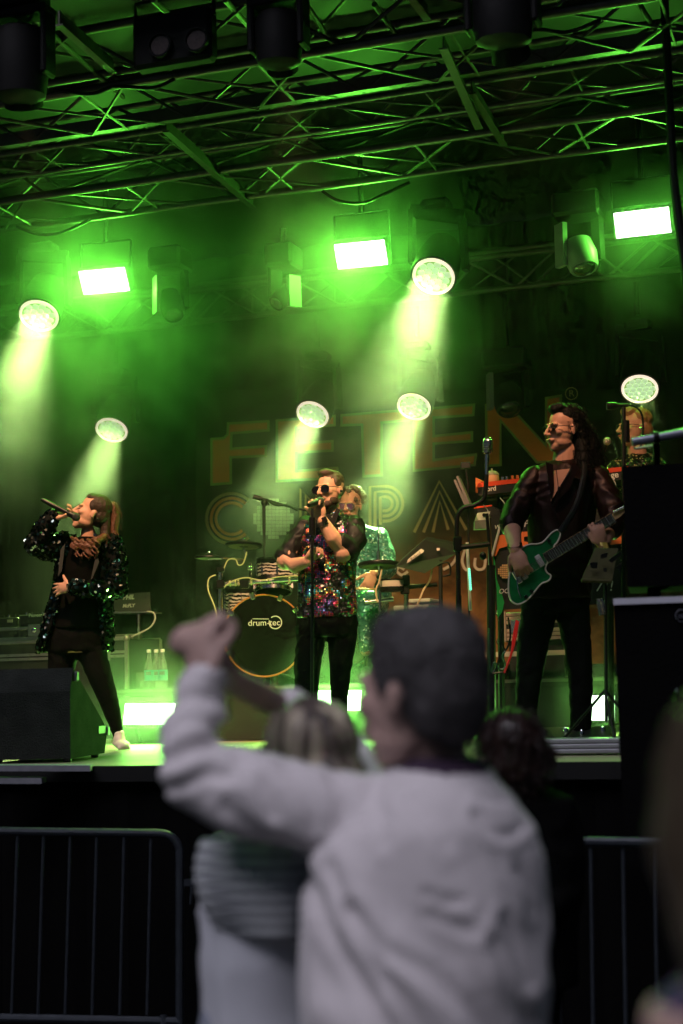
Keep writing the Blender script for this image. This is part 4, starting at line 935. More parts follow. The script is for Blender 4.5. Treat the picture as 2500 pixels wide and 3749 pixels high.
NX,NY=70,40; V=[];Fc=[]
for j in range(NY+1):
    for i in range(NX+1):
        p=bp(715+(2330-715)*i/NX,1425+(2430-1425)*j/NY); w=.005*math.sin(i*.9+.6*math.sin(j*.4))+.004*mnoise.noise(Vector((i*.3,j*.3,0)))
        V.append(p+VX*(w+.012))
for j in range(NY):
    for i in range(NX): a=j*(NX+1)+i; Fc.append((a,a+1,a+NX+2,a+NX+1))
m=MB(); m.add(V,Fc); cl=m.build('cloth',banner_mat(),t)
def letter(polys,m_,name='letter',halo=True):
    mb=MB()
    for P in polys: mb.prism([bp(x,y,.006) for x,y in P],-VX,.002)
    o=mb.build(name,m_,t,smooth=0)
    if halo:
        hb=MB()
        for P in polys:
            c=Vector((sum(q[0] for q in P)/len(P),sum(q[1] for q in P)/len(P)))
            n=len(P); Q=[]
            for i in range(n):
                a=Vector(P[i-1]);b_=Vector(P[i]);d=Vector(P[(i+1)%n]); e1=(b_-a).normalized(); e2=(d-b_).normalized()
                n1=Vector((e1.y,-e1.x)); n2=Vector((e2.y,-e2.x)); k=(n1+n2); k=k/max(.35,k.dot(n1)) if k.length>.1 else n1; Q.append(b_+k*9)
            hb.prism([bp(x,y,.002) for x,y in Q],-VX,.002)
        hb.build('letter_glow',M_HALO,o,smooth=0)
letter([[(779,1612),(820,1609),(838,1593),(840,1555),(978,1547),(978,1571),(842,1582),(841,1648),(969,1639),(968,1664),(840,1670),(840,1764),(779,1769)]],M_ORANGE)
letter([[(1018,1544),(1220,1528),(1220,1552),(1080,1562),(1080,1630),(1212,1620),(1212,1645),(1080,1653),(1080,1730),(1230,1718),(1235,1745),(1018,1757)]],M_ORANGE)
letter([[(1255,1525),(1500,1505),(1500,1533),(1392,1543),(1392,1735),(1335,1739),(1330,1550),(1255,1552)]],M_ORANGE)
letter([[(1520,1505),(1730,1487),(1728,1515),(1583,1525),(1583,1602),(1723,1588),(1723,1610),(1583,1620),(1583,1690),(1737,1669),(1733,1698),(1520,1718)]],M_ORANGE)
letter([[(1784,1487),(1850,1478),(2002,1640),(2004,1462),(2048,1455),(2048,1684),(1968,1688),(1829,1530),(1828,1698),(1787,1701)]],M_ORANGE)
def stroke(pts,w,m_,name,o=.008,par=None,smooth=False):
    pts=[Vector((x,y)) for x,y in (pts if not smooth else [(v.x,v.y) for v in spline([(x,y,0) for x,y in pts],6)])]
    L=[];Rr=[]
    for i,p in enumerate(pts):
        d=(pts[min(i+1,len(pts)-1)]-pts[max(i-1,0)]).normalized(); nn=Vector((-d.y,d.x))*w/2; L.append(p+nn);Rr.append(p-nn)
    V=[bp(q.x,q.y,o) for q in L]+[bp(q.x,q.y,o) for q in Rr]; n=len(pts)
    mb=MB(); mb.add(V,[(i,i+1,n+i+1,n+i) for i in range(n-1)]); return mb.build(name,m_,par or t,smooth=0)
for Rr in (92,75,58):
    stroke([(848+Rr*math.cos(R(a)),1899-Rr*1.0*math.sin(R(a))) for a in range(48,320,8)],11,M_ORANGE if Rr<90 else M_CREAM,'letter_stripe')
for k in range(3):
    o=k*19
    stroke([(1354+o,1945-k*12),(1354+o,1782+o),(1410,1780+o)],11,M_CREAM,'letter_stripe',.008)
    stroke([(1410,1780+o)]+[(1410+(64-o)*math.sin(R(a)),1844-(64-o)*math.cos(R(a))) for a in range(0,181,12)]+[(1400,1908-o)],11,M_CREAM,'letter_stripe',.010)
    stroke([(1516+o*.95*1.9,1949),(1608+k,1762+k*37),(1707-k*33,1940)],11,M_CREAM,'letter_stripe',.008)
    stroke([(1100+o,1950),(1100+o,1790+k*25),(1180,1880+k*20),(1260-o,1785+k*25),(1260-o,1945)],10,M_CREAM,'letter_stripe',.008)
# printed mirror ball in place of the O
mb=MB(); 
for r in range(-5,6):
    for c in range(-5,6):
        if (r*r+c*c)>27: continue
        x,y=1001+c*13.5,1899+r*13.5
        mb.prism([bp(x-6,y-6,.007),bp(x+6,y-6,.007),bp(x+6,y+6,.007),bp(x-6,y+6,.007)],-VX,.002)
tag(mb.build('mirror_ball_print',mat('print_silver',(.28,.33,.24),.5,var=.6,scale=14),t,smooth=0),kind='stuff')
stroke([(2092+22*math.cos(R(a)),1441+22*math.sin(R(a))) for a in range(0,361,15)],3,M_CREAM,'ring_mark')
text('R',26*mpp(12.4)*1.3,frame(bp(2092,1441,.01),UX,ZX),'ring_letter',M_CREAM,t)
for P in ([(1445,2085),(1470,2105),(1493,2092)],[(1450,2090),(1462,2076),(1480,2085)],[(1622,2085),(1655,2065),(1674,2030),(1668,2012)],[(1703,2010),(1692,2050),(1700,2080),(1712,2088)],[(1740,2042),(1738,2072),(1752,2085),(1772,2078),(1778,2045)]):
    stroke(P,10,M_WHITEP,'script_stroke',.012,smooth=True)

# ================================================================== riser and back-line
M_RISER=mat('riser_black',(.02,.022,.018),.6,var=.3,scale=6)
uL=suv(atv(425,2500,3.0))[0]; uR=suv(atv(2210,2500,3.0))[0]
t=thing('drum_riser','low black riser that carries the drums','riser',S((uL+uR)/2,3.0,0))
m=MB().box(S((uL+uR)/2,4.05,.34),(uR-uL,2.1,.05),SROT); m.build('top',M_RISER,t,smooth=0)
m=MB().box(S((uL+uR)/2,3.012,.158),(uR-uL,.02,.306),SROT); m.build('front_panel',M_RISER,t,smooth=0)
for u in (uL+.05,uR-.05):
    m=MB().box(S(u,5.0,.158),(.06,.06,.31),SROT); m.build('leg',M_ALU,t)
m=MB().box(S((uL+uR)/2,2.994,.352),(uR-uL,.012,.02),SROT); m.build('edge_strip',mat('edge_grey',(.12,.12,.10),.5),t,smooth=0)
def stagebox(x0,x1,y0,y1,v,depth,fd=0):     # front face seen between those photo columns and rows, v behind the edge
    a=atv(x0,(y0+y1)/2,v); b=atv(x1,(y0+y1)/2,v); ua=suv(a)[0]; ub=suv(b)[0]
    zt=suv(atv((x0+x1)/2,y0,v))[2]; zb=suv(atv((x0+x1)/2,y1,v))[2]
    return ua,ub,zb,zt
def fcase(label,x0,x1,y0,y1,v,depth,zb=None,bands=(),group='flight cases'):
    ua,ub,z0,z1=stagebox(x0,x1,y0,y1,v,depth)
    if zb is not None: z0=zb
    t=thing('flight_case',label,'flight case',S((ua+ub)/2,v+depth/2,z0),group)
    m=MB().box(S((ua+ub)/2,v+depth/2,(z0+z1)/2),(ub-ua,depth,z1-z0),SROT); m.build('panel',mat('case_black',(.018,.018,.018),.5),t,smooth=0)
    e=.028; M_E=mat('case_edge',(.36,.35,.32),.42,metal=.8,var=.2,scale=25)
    for z in (z0,z1):
        for vv in (v,v+depth): 
            m=MB().box(S((ua+ub)/2,vv,z),(ub-ua+.004,e,e),SROT,bev=.005); m.build('edge',M_E,t)
    for u in (ua,ub):
        for vv in (v,v+depth):
            m=MB().box(S(u,vv,(z0+z1)/2),(e,e,z1-z0+.004),SROT,bev=.005); m.build('edge',M_E,t)
        for z in (z0,z1):
            m=MB().ball(S(u,v,z),.026); m.build('ball_corner',M_E,t)
    for z in bands:
        zz=suv(atv((x0+x1)/2,z,v))[2]
        m=MB().box(S((ua+ub)/2,v-.008,zz),(ub-ua,.014,.020),SROT); m.build('edge_band',M_E,t)
        for k in range(7):
            m=MB().ball(S(ua+(ub-ua)*(k+.5)/7,v-.016,zz),.006,seg=8,rings=5); m.build('rivet',M_CHROME,t)
    # butterfly latch
    zz=suv(atv((x0+x1)/2,y0+ (y1-y0)*.22,v))[2]
    m=MB().box(S(ub-.18,v-.006,zz),(.10,.012,.09),SROT,bev=.004); la=m.build('latch',M_E,t)
    m=MB().ball(S(ub-.18,v-.012,zz),(.022,.008,.022),SROT); m.build('latch_knob',M_CHROME,la)
    return ua,ub,z0,z1
fcase('long black flight case with silver edges used as DJ table behind the woman',-80,465,2347,2600,3.35,.55,0.0,(2395,2410))
fcase('small flight case tray under the mixer on the left',-90,205,2302,2340,3.40,.42,None,(),'flight cases')
M_MIX=mat('mixer_black',(.010,.010,.010),.4)
ua,ub,z0,z1=stagebox(70,310,2246,2300,3.42,.3)
t=thing('dj_mixer','black DJ mixer with white maker name behind the woman','mixer',S((ua+ub)/2,3.57,z0))
m=MB().box(S((ua+ub)/2,3.57,(z0+z1)/2),(ub-ua,.32,z1-z0),SROT,bev=.008); m.build('body',M_MIX,t)
text('Pioneer DJ',.04,frame(S(suv(atv(138,2252,3.40))[0],3.405,suv(atv(138,2252,3.40))[2]),UX,ZX),'maker_name',mat('ink_white',(.7,.68,.62),.6),t,width=82*mpp(10.8))
M_WT=MATS['ink_white']
for k in range(8):
    m=MB().lathe([(.009,0),(.008,.018),(0,.019)],Matrix.Translation(S(ua+.04+k*.045,3.46,z1)),10); m.build('knob',M_BLACKP if k%3 else M_CHROME,t)
ua,ub,z0,z1=stagebox(-90,66,2262,2300,3.42,.3)
t=thing('dj_player','black DJ player at the left edge of the table','player',S((ua+ub)/2,3.57,z0))
m=MB().box(S((ua+ub)/2,3.57,(z0+z1)/2),(ub-ua,.32,z1-z0),SROT,bev=.008); m.build('body',M_MIX,t)
for k in range(5):
    m=MB().lathe([(.010,0),(.009,.02),(0,.021)],Matrix.Translation(S(ub-.05-k*.05,3.46,z1)),10); m.build('knob',M_CHROME if k%2 else M_BLACKP,t)
m=MB().box(S(ub-.06,3.405,(z0+z1)/2+.01),(.045,.006,.022),SROT); m.build('sticker',mat('sticker',(.5,.4,.33),.6),t)
# laptop on a wire stand
LV=3.45; lp=lambda x,y,v=LV: atv(x,y,v)
t=thing('laptop','open laptop with hand-lettered lid on a wire stand','laptop',lp(475,2342))
m=MB().prism([lp(406,2174),lp(547,2168),lp(551,2236),lp(402,2240)],VX,.010); ld=m.build('lid',mat('laptop_lid',(.07,.075,.065),.45),t,smooth=0)
text('PHIL',.05,frame(lp(470,2187,LV-.01),UX,ZX),'lettering',M_WT,ld,width=48*mpp(10.9),shear=.3,bold=.0022); text('McFLY',.05,frame(lp(470,2218,LV-.01),UX,ZX),'lettering',M_WT,ld,width=55*mpp(10.9),shear=.25,bold=.0022)
m=MB().prism([lp(400,2240),lp(540,2238),lp(540,2243),lp(400,2245)],VX,.24); m.build('base',M_ALU,t,smooth=0)
for x in (414,508):
    m=MB().bar(lp(x,2246,LV+.02),lp(x,2341,LV+.02),.012,.012); m.build('stand_leg',M_ALU,t)
m=MB().tube(spline([lp(538,2239,LV-.02),lp(562,2244,LV-.02),lp(567,2268,LV-.02),lp(545,2300,LV-.02),lp(482,2331,LV-.02)]),.006,8); tag(m.build('laptop_cable',mat('cable_white',(.55,.53,.48),.5)),'white cable looping from the laptop to a small box','cable')
ua,ub,z0,z1=stagebox(415,482,2321,2341,3.40,.15); m=MB().box(S((ua+ub)/2,3.5,(z0+z1)/2),(ub-ua,.15,z1-z0),SROT,bev=.006)
tag(m.build('audio_interface',mat('iface',(.18,.17,.15),.4,metal=.5)),'small grey audio box beside the laptop stand','audio box')
# bottles and glasses on the riser corner
def bottle(x,lab,dv=0):
    b=atv(x,2505,3.12+dv); b.z=RISER_Z-.004
    t=thing('water_bottle',lab,'bottle',b,'water bottles on the riser')
    m=MB().lathe([(.030,0),(.034,.008),(.034,.13),(.030,.165),(.015,.215),(.0125,.235),(.0125,.25)],Matrix.Translation(b),18); m.build('glass',mat('bottle_glass',(.55,.75,.62),.05,trans=.85,ior=1.3),t)
    m=MB().lathe([(.0355,.055),(.0355,.128)],Matrix.Translation(b),18,close=False); lo=m.build('paper_label',mat('label_teal',(.03,.33,.30),.5),t)
    text('S...',.03,frame(b+Vector((0,-.0375,.105)),Vector((1,0,0)),ZX),'label_mark',M_WT,lo) if False else None
    m=MB().lathe([(.0155,.25),(.0155,.27),(.014,.272)],Matrix.Translation(b),14); m.build('cap',mat('cap_white',(.7,.7,.66),.5),t)
    m=MB().box(b+Vector((0,-.0362,.105)),(.036,.003,.024)); m.build('label_plate',mat('label_dark',(.05,.10,.09),.5),lo)
bottle(546,'water bottle with teal label, leftmost of three on the riser'); bottle(573,'water bottle with teal label, middle of three on the riser',.06); bottle(596,'water bottle with teal label, rightmost of three on the riser',.03)
def tumbler(x,v,h,lab,fill=None,r=.034):
    b=atv(x,2505,v); b.z=RISER_Z-.004
    t=thing('drinking_glass',lab,'glass',b,'glasses on the riser')
    m=MB().lathe([(r*.82,0),(r*.84,.002),(r,h),(r*.96,h),(r*.80,.006)],Matrix.Translation(b),20,close=False); m.build('glass_wall',mat('thin_glass',(.8,.9,.8),.05,trans=.92,ior=1.15),t)
    if fill: 
        m=MB().lathe([(r*.79,.004),(r*.88,h*.56)],Matrix.Translation(b),20); m.build('drink',mat('beer',(.62,.25,.03),.2,trans=.35,ior=1.33),t)
        m=MB().lathe([(r*.88,h*.56),(r*.89,h*.60)],Matrix.Translation(b),20); m.build('foam',mat('foam',(.7,.6,.4),.8),t)
tumbler(513,3.08,.115,'empty glass left of the water bottles'); tumbler(528,3.22,.06,'short empty glass behind the taller one'); tumbler(584,3.05,.05,'short glass in front of the bottles')
tumbler(1004,3.04,.125,'plastic cup half full of beer in front of the bass drum',True,.033)

# ------------------------------------------------------------------ drums
M_HOOP=mat('hoop_orange',(.55,.20,.05),.35,coat=.5)
def swirl():
    m=bpy.data.materials.new('zebra_shell'); m.use_nodes=True; n=m.node_tree.nodes; l=m.node_tree.links; b=n['Principled BSDF']
    tc=n.new('ShaderNodeTexCoord'); w=n.new('ShaderNodeTexWave'); w.bands_direction='Z'; w.inputs['Scale'].default_value=13; w.inputs['Distortion'].default_value=6; w.inputs['Detail'].default_value=2; w.inputs['Detail Scale'].default_value=1.2
    l.new(tc.outputs['Object'],w.inputs['Vector']); cr=n.new('ShaderNodeValToRGB'); cr.color_ramp.elements[0].position=.4; cr.color_ramp.elements[0].color=(.008,.008,.008,1); cr.color_ramp.elements[1].position=.62; cr.color_ramp.elements[1].color=(.62,.58,.50,1)
    l.new(w.outputs['Fac'],cr.inputs['Fac']); l.new(cr.outputs[0],b.inputs['Base Color']); b.inputs['Roughness'].default_value=.2; return m
M_ZEB=swirl(); M_HEAD=mat('drum_head_black',(.003,.003,.003),.7,spec=.06)
DD=10.55
c=at(967,2327,DD); r=150*DD/FPX; n_=(CAMP-c); n_.z=0; n_=(n_.normalized()+Vector((.12,0,0))).normalized(); Mb=Matrix.Translation(c)@look(n_).to_4x4()
t=thing('bass_drum','black bass drum with orange hoop and white logo','bass drum',Vector((c.x,c.y,RISER_Z)))
m=MB().lathe([(r*.96,-.42),(r*.96,-.02)],Mb,48); m.build('shell',M_ZEB,t)
m=MB().lathe([(.001,.004),(r*.965,.004)],Mb,48,close=False); hd=m.build('front_head',M_HEAD,t)
m=MB().lathe([(r*.97,-.035),(r*1.01,-.035),(r*1.016,-.01),(r*1.01,.014),(r*.982,.014),(r*.97,.0)],Mb,48,close=False); m.build('hoop',M_HOOP,t)
for a in (38,66,106,145,160,205,335):
    q=Mb@Vector((r*math.cos(R(a)),r*math.sin(R(a)),.0)); m=MB().box(q,(.05,.035,.05),look(n_)@Matrix.Rotation(R(a),3,'Z'),bev=.006); m.tube([q,q-n_*.10],.006,6); m.build('claw_hook',M_CHROME,t)
LM=Mb@Matrix.Translation((.005,r*.32,.007)); s_=DD/FPX
text('drum-tec',.06,Mb@Matrix.Translation((0.000,(2327-2281)*s_,.007)),'logo_lettering',M_WT,hd,width=116*s_)
P=[Mb@Vector(((1008.5-967)*s_+23*s_*math.cos(R(a)),(2327-2280)*s_+23*s_*math.sin(R(a)),.008)) for a in range(-200,131,10)]
m=MB().tube(P,.0035,6); m.build('logo_ring',M_WT,hd)
m=MB().tube([Mb@Vector(((925-967)*s_,(2327-2265)*s_,.008)),Mb@Vector(((985-967)*s_,(2327-2267)*s_,.008))],.0025,6); m.build('logo_bar',M_WT,hd)
for k in (-1,1):
    m=MB().tube([Mb@Vector((k*r*.9,-r*.35,-.1)),Mb@Vector((k*r*1.15,-r*.98,-.02))],.009,8); m.build('spur',M_CHROME,t)
def tom(label,x,y,rpx,hpx,d,tilt,head=M_HEAD):
    c=at(x,y,d); s=d/FPX; r=rpx*s; h=hpx*s
    ax=(ZX+Vector((0,-tilt,0))).normalized(); Mt=Matrix.Translation(c)@look(ax,Vector((0,1,0))).to_4x4()
    t=thing('tom_drum',label,'drum',c-ZX*h*.5,'striped tom drums')
    m=MB().lathe([(r,-h/2),(r,h/2)],Mt,32); m.build('shell',M_ZEB,t)
    for sg in (-1,1):
        m=MB().lathe([(r*.97,sg*h*.5-.012),(r*1.05,sg*h*.5-.012),(r*1.05,sg*h*.5+.012),(r*.97,sg*h*.5+.012)],Mt,32,close=False); m.build('rim',M_CHROME if sg<0 else M_BLACKP,t)
        m=MB().lathe([(.001,sg*h*.5+sg*.004),(r*.98,sg*h*.5+sg*.004)],Mt,32,close=False); m.build('drum_head',head,t)
    for a in range(0,360,45):
        q=Mt@Vector((r*1.05*math.cos(R(a)),r*1.05*math.sin(R(a)),0)); e=Mt.to_3x3()@Vector((0,0,h*.42))
        m=MB().box(q,(.014,.014,.035),Mt.to_3x3()); m.tube([q-e,q+e],.003,6); m.build('lug',M_CHROME,t)
tom('striped tom drum nearest the elbow of the man in sunglasses',1018,2080,76,66,10.75,.12); tom('striped low tom just above the bass drum',1000,2146,66,36,10.62,-.22); tom('striped floor tom at the left of the bass drum',888,2218,62,110,10.95,.05)
# rack of chrome pipes
RD=10.5; q=lambda x,y,dd=0: at(x,y,RD+dd)
t=thing('drum_rack','chrome drum rack of pipes and black clamps','rack',q(805,2500))
b=q(805,2500); b.z=RISER_Z
m=MB().tube([b,q(806,2092)],.0165,12); m.build('post',M_CHROME,t)
m=MB().tube([q(820,2138),q(1100,2120)],.0165,12); m.build('cross_pipe',M_CHROME,t)
m=MB().tube([q(1335,2205,.1),q(1440,2195,.1)],.0165,12); m.build('cross_pipe',M_CHROME,t)
for x,y in ((807,2140),(806,2278),(895,2138),(806,2085)):
    m=MB().box(q(x,y,-.01),(.06,.05,.06 if y>2100 else .035),bev=.008); m.build('clamp',M_BLACKP,t)
m=MB().tube([q(915,2135),q(916,2060)],.010,8); m.ball(q(916,2080),.022); m.build('tom_arm',M_CHROME,t)
for k,(x,y) in enumerate(((842,2136),(862,2135),(873,2134),(920,2132),(983,2128),(1060,2124))):
    m=MB().lathe([(.019,-.006),(.021,0),(.019,.006)],Matrix.Translation(q(x,y))@look(Vector((1,0,.06))).to_4x4(),12,close=False); m.build('cable_tie',mat('tan_cable',(.45,.36,.22),.6),t)
M_TAN=MATS['tan_cable']
for lab,P in (('tan cable looping down beside the left rack post',[(790,2105),(765,2118),(762,2160),(785,2220),(792,2265),(768,2300),(763,2330),(790,2310)]),
              ('tan cable running along the drum rack pipe',[(820,2150),(850,2128),(900,2115),(960,2124),(1020,2112),(1090,2108)]),
              ('tan cable hanging from the cymbal arm of the rack',[(820,2080),(835,2050),(862,2048),(872,2068),(890,2062),(903,2020)])):
    m=MB().tube(spline([q(x,y,-.035) for x,y in P]),.0045,6); tag(m.build('drum_cable',M_TAN),lab,'cable')
def pad(label,x,y,rpx,d,tilt,thick=.02,under=None,stand=None,cat='cymbal pad'):
    c=at(x,y,d); r=rpx*d/FPX; ax=(ZX+Vector(tilt)).normalized(); Mt=Matrix.Translation(c)@look(ax,Vector((0,1,0))).to_4x4()
    t=thing('cymbal_pad',label,cat,c-ZX*.2,'black electronic cymbal pads')
    m=MB().lathe([(.012,.03),(.03,.022),(r*.98,.004),(r,-.002),(r*.98,-thick*.6),(.02,-thick*.4)],Mt,36); m.build('plate',M_BLACKP,t)
    m=MB().lathe([(r*.25,-thick*.75),(r*.82,-thick*.8)],Mt,36,close=False); m.build('pad_underside',under or mat('pad_white',(.35,.34,.26),.6),t)
    m=MB().ball(Mt@Vector((0,0,.03)),.014); m.build('wing_nut',M_CHROME,t)
    if stand:
        m=MB().tube([c-ax*.01]+[at(*s) for s in stand],.008,8); m.build('arm',M_CHROME,t)
pad('black cymbal pad high on the left of the drums',892,1994,69,10.7,(.05,.10,0),stand=[(892,2012,10.7),(902,2030,10.7),(896,2050,10.6),(815,2042,10.5)])
pad('black hi-hat pad between the drummer and the sample pad',1386,2064,76,10.5,(0,.10,0),.03,mat('pad_green',(.20,.26,.10),.6),stand=[(1390,2100,10.52),(1391,2240,10.52)])
pad('thin cymbal pad seen edge-on at the far left of the drums',765,2041,54,10.55,(.03,.02,0),.012,stand=[(812,2044,10.5)])
m=MB().tube([at(1383,1900,10.5),at(1386,2060,10.5)],.004,6); m.tube([at(1384,2018,10.5),at(1385,2045,10.5)],.012,10); tag(m.build('hi_hat_rod',M_CHROME),'thin rod with clutch rising through the hi-hat pad','rod')
# snare pad and posts
t=thing('snare_pad','white-shelled electronic drum pad right of the drummer knee','drum pad',at(1435,2160,10.5))
c=at(1436,2136,10.5); m=MB().lathe([(.082,-.028),(.085,.0),(.085,.022),(.08,.024)],Matrix.Translation(c),28); m.build('shell',mat('pad_cream',(.5,.45,.38),.5),t)
m=MB().lathe([(.088,-.055),(.089,-.024)],Matrix.Translation(c),28); m.build('lower_rim',M_BLACKP,t); m=MB().lathe([(.001,.027),(.088,.027),(.088,.018)],Matrix.Translation(c),28,close=False); m.build('rim',M_BLACKP,t)
b=at(1486,2500,10.5); b.z=RISER_Z
t=thing('drum_rack','dark right-hand post of the drum rack','rack',b)
m=MB().tube([b,at(1487,2140,10.5)],.016,10); m.build('post',M_CHROME,t); m=MB().box(at(1486,2125,10.48),(.05,.05,.07),bev=.006); m.build('clamp',M_BLACKP,t); m=MB().box(at(1482,2160,10.48),(.06,.05,.06),bev=.006); m.build('clamp',M_BLACKP,t)
m=MB().tube([at(1490,2150,10.5),at(1600,2140,10.5)],.014,8); m.build('cross_pipe',M_DARK,t)
for lab,P in (('braided tan cable bundle hanging under the sample pad',[(1585,2060),(1575,2120),(1550,2160),(1530,2210),(1510,2235)]),('thin black cable below the sample pad',[(1600,2070),(1640,2060),(1648,2100),(1620,2110)]),('pale cable drooping along the hi-hat stand',[(1398,2082),(1388,2130),(1376,2160),(1382,2205)])):
    m=MB().tube(spline([at(x,y,10.42) for x,y in P]),.007,6); tag(m.build('drum_cable',M_TAN if 'black' not in lab else M_BLACKP),lab,'cable')
# sample pad
SPD=10.35; q=lambda x,y,dd=0: at(x,y,SPD+dd)
t=thing('sample_pad','tilted black percussion sample pad with a pale maker label','drum pad',q(1600,2200))
m=MB(); A=[q(1465,2054,-.02),q(1557,1973,.06),q(1661,1993,.16),q(1669,2028,.14),q(1554,2099,-.03),q(1449,2073,-.04)]
Bk=[p+Vector((.02,.16,.03)) for p in A]; m.add(A+Bk,[(0,1,2,3,4,5),(6,7,8,9,10,11)]+[(i,(i+1)%6,6+(i+1)%6,6+i) for i in range(6)]); m.build('body',mat('spd_black',(.012,.012,.012),.45),t,smooth=0)
m=MB(); m.prism([q(1489,2062,-.045),q(1493,2048,-.04),q(1541,2009,-.0),q(1553,2015,-.005),q(1549,2022,-.01)],Vector((0,1,0)),.004); lb=m.build('label_strip',mat('label_pale',(.45,.40,.36),.5),t,smooth=0)
text('Roland',.02,frame(q(1522,2036,-.045),q(1549,2014)-q(1495,2057),ZX),'maker_name',M_BLACKP,lb,width=42*SPD/FPX)
m=MB().box(q(1604,2011,.06),(.02,.01,.016)); m.build('sticker',mat('label_white',(.6,.55,.5),.5),t)
b=q(1617,2500); b.z=RISER_Z; m=MB().tube([b,q(1612,2050,.08)],.013,8); m.build('post',M_DARK,t)
# white organiser box behind the drums
ua,ub,z0,z1=stagebox(1495,1575,2190,2235,4.2,.3)
for lab,(x0,x1,y0,y1) in (('pale green-lit plastic tray behind the drums, upper one',(1495,1575,2192,2206)),('pale green-lit plastic tray behind the drums, lower one',(1440,1570,2216,2236))):
    ua,ub,z0,z1=stagebox(x0,x1,y0,y1,4.0,.3); m=MB().box(S((ua+ub)/2,4.15,(z0+z1)/2),(ub-ua,.3,z1-z0),SROT,bev=.006); tag(m.build('equipment_tray',mat('tray_white',(.5,.52,.46),.5)),lab,'tray','trays behind the drums')
ua,ub,z0,z1=stagebox(1430,1590,2236,2480,4.02,.3); m=MB().box(S((ua+ub)/2,4.17,(z1+.37)/2),(ub-ua,.3,z1-.37),SROT,bev=.006); tag(m.build('equipment_box',M_MIX),'black box carrying the pale trays behind the drums','box')
# boom stand left of the man in sunglasses
BD=11.1; q=lambda x,y,dd=0: at(x,y,BD+dd); b=q(968,2500); b.z=RISER_Z
t=thing('boom_stand','black boom microphone stand rising behind the toms','stand',b)
m=MB().tube([b,q(966,1845)],.011,10); m.build('pole',M_DARK,t); m=MB().tube([q(926,1818),q(980,1832),q(1060,1855),q(1135,1872)],[.011,.009,.008,.008],8); m.build('boom',M_DARK,t)
m=MB().tube([q(926,1818),q(955,1826)],.017,10); m.build('counterweight',M_BLACKP,t); m=MB().ball(q(968,1840),.026); m.tube([q(978,1838),q(984,1850)],.008,6); m.build('clutch',M_BLACKP,t)
m=MB().tube(spline([q(985,1835,-.01),q(1010,1848,-.01),q(1050,1850,-.01),q(1090,1868,-.01)]),.010,6); m.build('cable',M_BLACKP,t)
for i in range(3):
    a=2.1*i; m=MB().tube([b+ZX*.12,b+Vector((.28*math.cos(a),.28*math.sin(a),.012))],.009,6); m.build('leg',M_DARK,t)

# ------------------------------------------------------------------ wedge monitor in front
k0=atz(258,2792,STAGE_Z); th=R(8); ax=Vector((-math.cos(th),math.sin(th),0)); dp=Vector((math.sin(th),math.cos(th),0))
t=thing('floor_monitor','worn black wedge monitor speaker at the front left of the stage','speaker',k0)
pr=[(0,.02),(.60,.02),(.65,.13),(.63,.165),(.17,.42),(.06,.485),(.015,.40),(0,.365)]
m=MB(); pts=[k0+dp*s_+ZX*z for s_,z in pr]; m.prism(pts,ax,.43)
M_CARP=mat('carpet_black',(.022,.025,.022),.9,spec=.1,var=.7,scale=9,bump=.8,bscale=120); m.build('cabinet',M_CARP,t,smooth=0)
nn=(Vector((0,0,0))+dp*(.42-.165)+ZX*(.53-.17)).normalized()
m=MB(); a=k0+dp*.50+ZX*.19; b=k0+dp*.20+ZX*.40; m.prism([a+ax*.03,b+ax*.03,b+ax*.40,a+ax*.40],(dp*.58+ZX*.81),.012); m.build('grille',mat('grille',(.01,.01,.01),.5,metal=.5),t,smooth=0)
for (s_,z) in ((.08,.44),(.63,.14)):
    m=MB().box(k0+dp*s_+ZX*z-ax*.004,(.03,.03,.05),SROT,bev=.005); m.build('corner_guard',M_GALV,t)
for (s_,w) in ((.04,.03),(.04,.40),(.52,.03),(.52,.40)):
    m=MB().lathe([(.022,-.02),(.022,.022)],Matrix.Translation(k0+dp*s_+ax*w+ZX*.021),12); m.build('rubber_foot',M_BLACKP,t)
m=MB().prism([k0+dp*.48+ZX*.13-ax*.002,k0+dp*.61+ZX*.13-ax*.002,k0+dp*.615+ZX*.17-ax*.002,k0+dp*.48+ZX*.17-ax*.002],ax,-.004); m.build('handle_recess',M_BLACKP,t,smooth=0)
# grey steps at the lower left
for lab,(x1,y0,y1) in (('grey aluminium step edge at the lower left under the stage floor',(330,2802,2824)),('shorter lower grey step edge at the lower left of the stage',(152,2849,2870))):
    a=atz(x1,y0,STAGE_Z-.02); P=[at(x,y,7.55) for x,y in ((-60,y0),(x1,y0),(x1,y1),(-60,y1))]
    m=MB().prism(P,Vector((0,1,0)),.12); tag(m.build('step_edge',mat('step_grey',(.22,.22,.25),.6,var=.3,scale=20),smooth=0),lab,'step','step edges at the lower left')

# ------------------------------------------------------------------ keyboards and their cloth
def kd(x): return 9.75-(x-1745)/(2290-1745)*.42
K=lambda x,y,dd=0: at(x,y,kd(x)+dd)
t=thing('keyboard','red stage keyboard with white lettering on its black back','keyboard',K(2000,1790))
top=lambda x: 1768-(x-1752)*(1768-1708)/(2288-1752)
def slab(x0,x1,o0,o1,dd,dep): return MB().prism([K(x0,top(x0)+o0,dd),K(x1,top(x1)+o0,dd),K(x1,top(x1)+o1,dd),K(x0,top(x0)+o1,dd)],VX,dep)
M_RED=mat('keyboard_red',(.62,.06,.02),.4)
slab(1748,2300,0,16,-.004,.32).build('red_top',M_RED,t,smooth=0); slab(1750,2300,16,46,0,.30).build('black_back',mat('kb_black',(.010,.010,.010),.5),t,smooth=0)
m=MB().prism([K(1741,1748,.01),K(1766,1762,.01),K(1752,1772,.01),K(1748,1805,.01),K(1741,1800,.01)],VX,.3); m.build('end_cheek',mat('wood_red',(.45,.12,.03),.4),t,smooth=0)
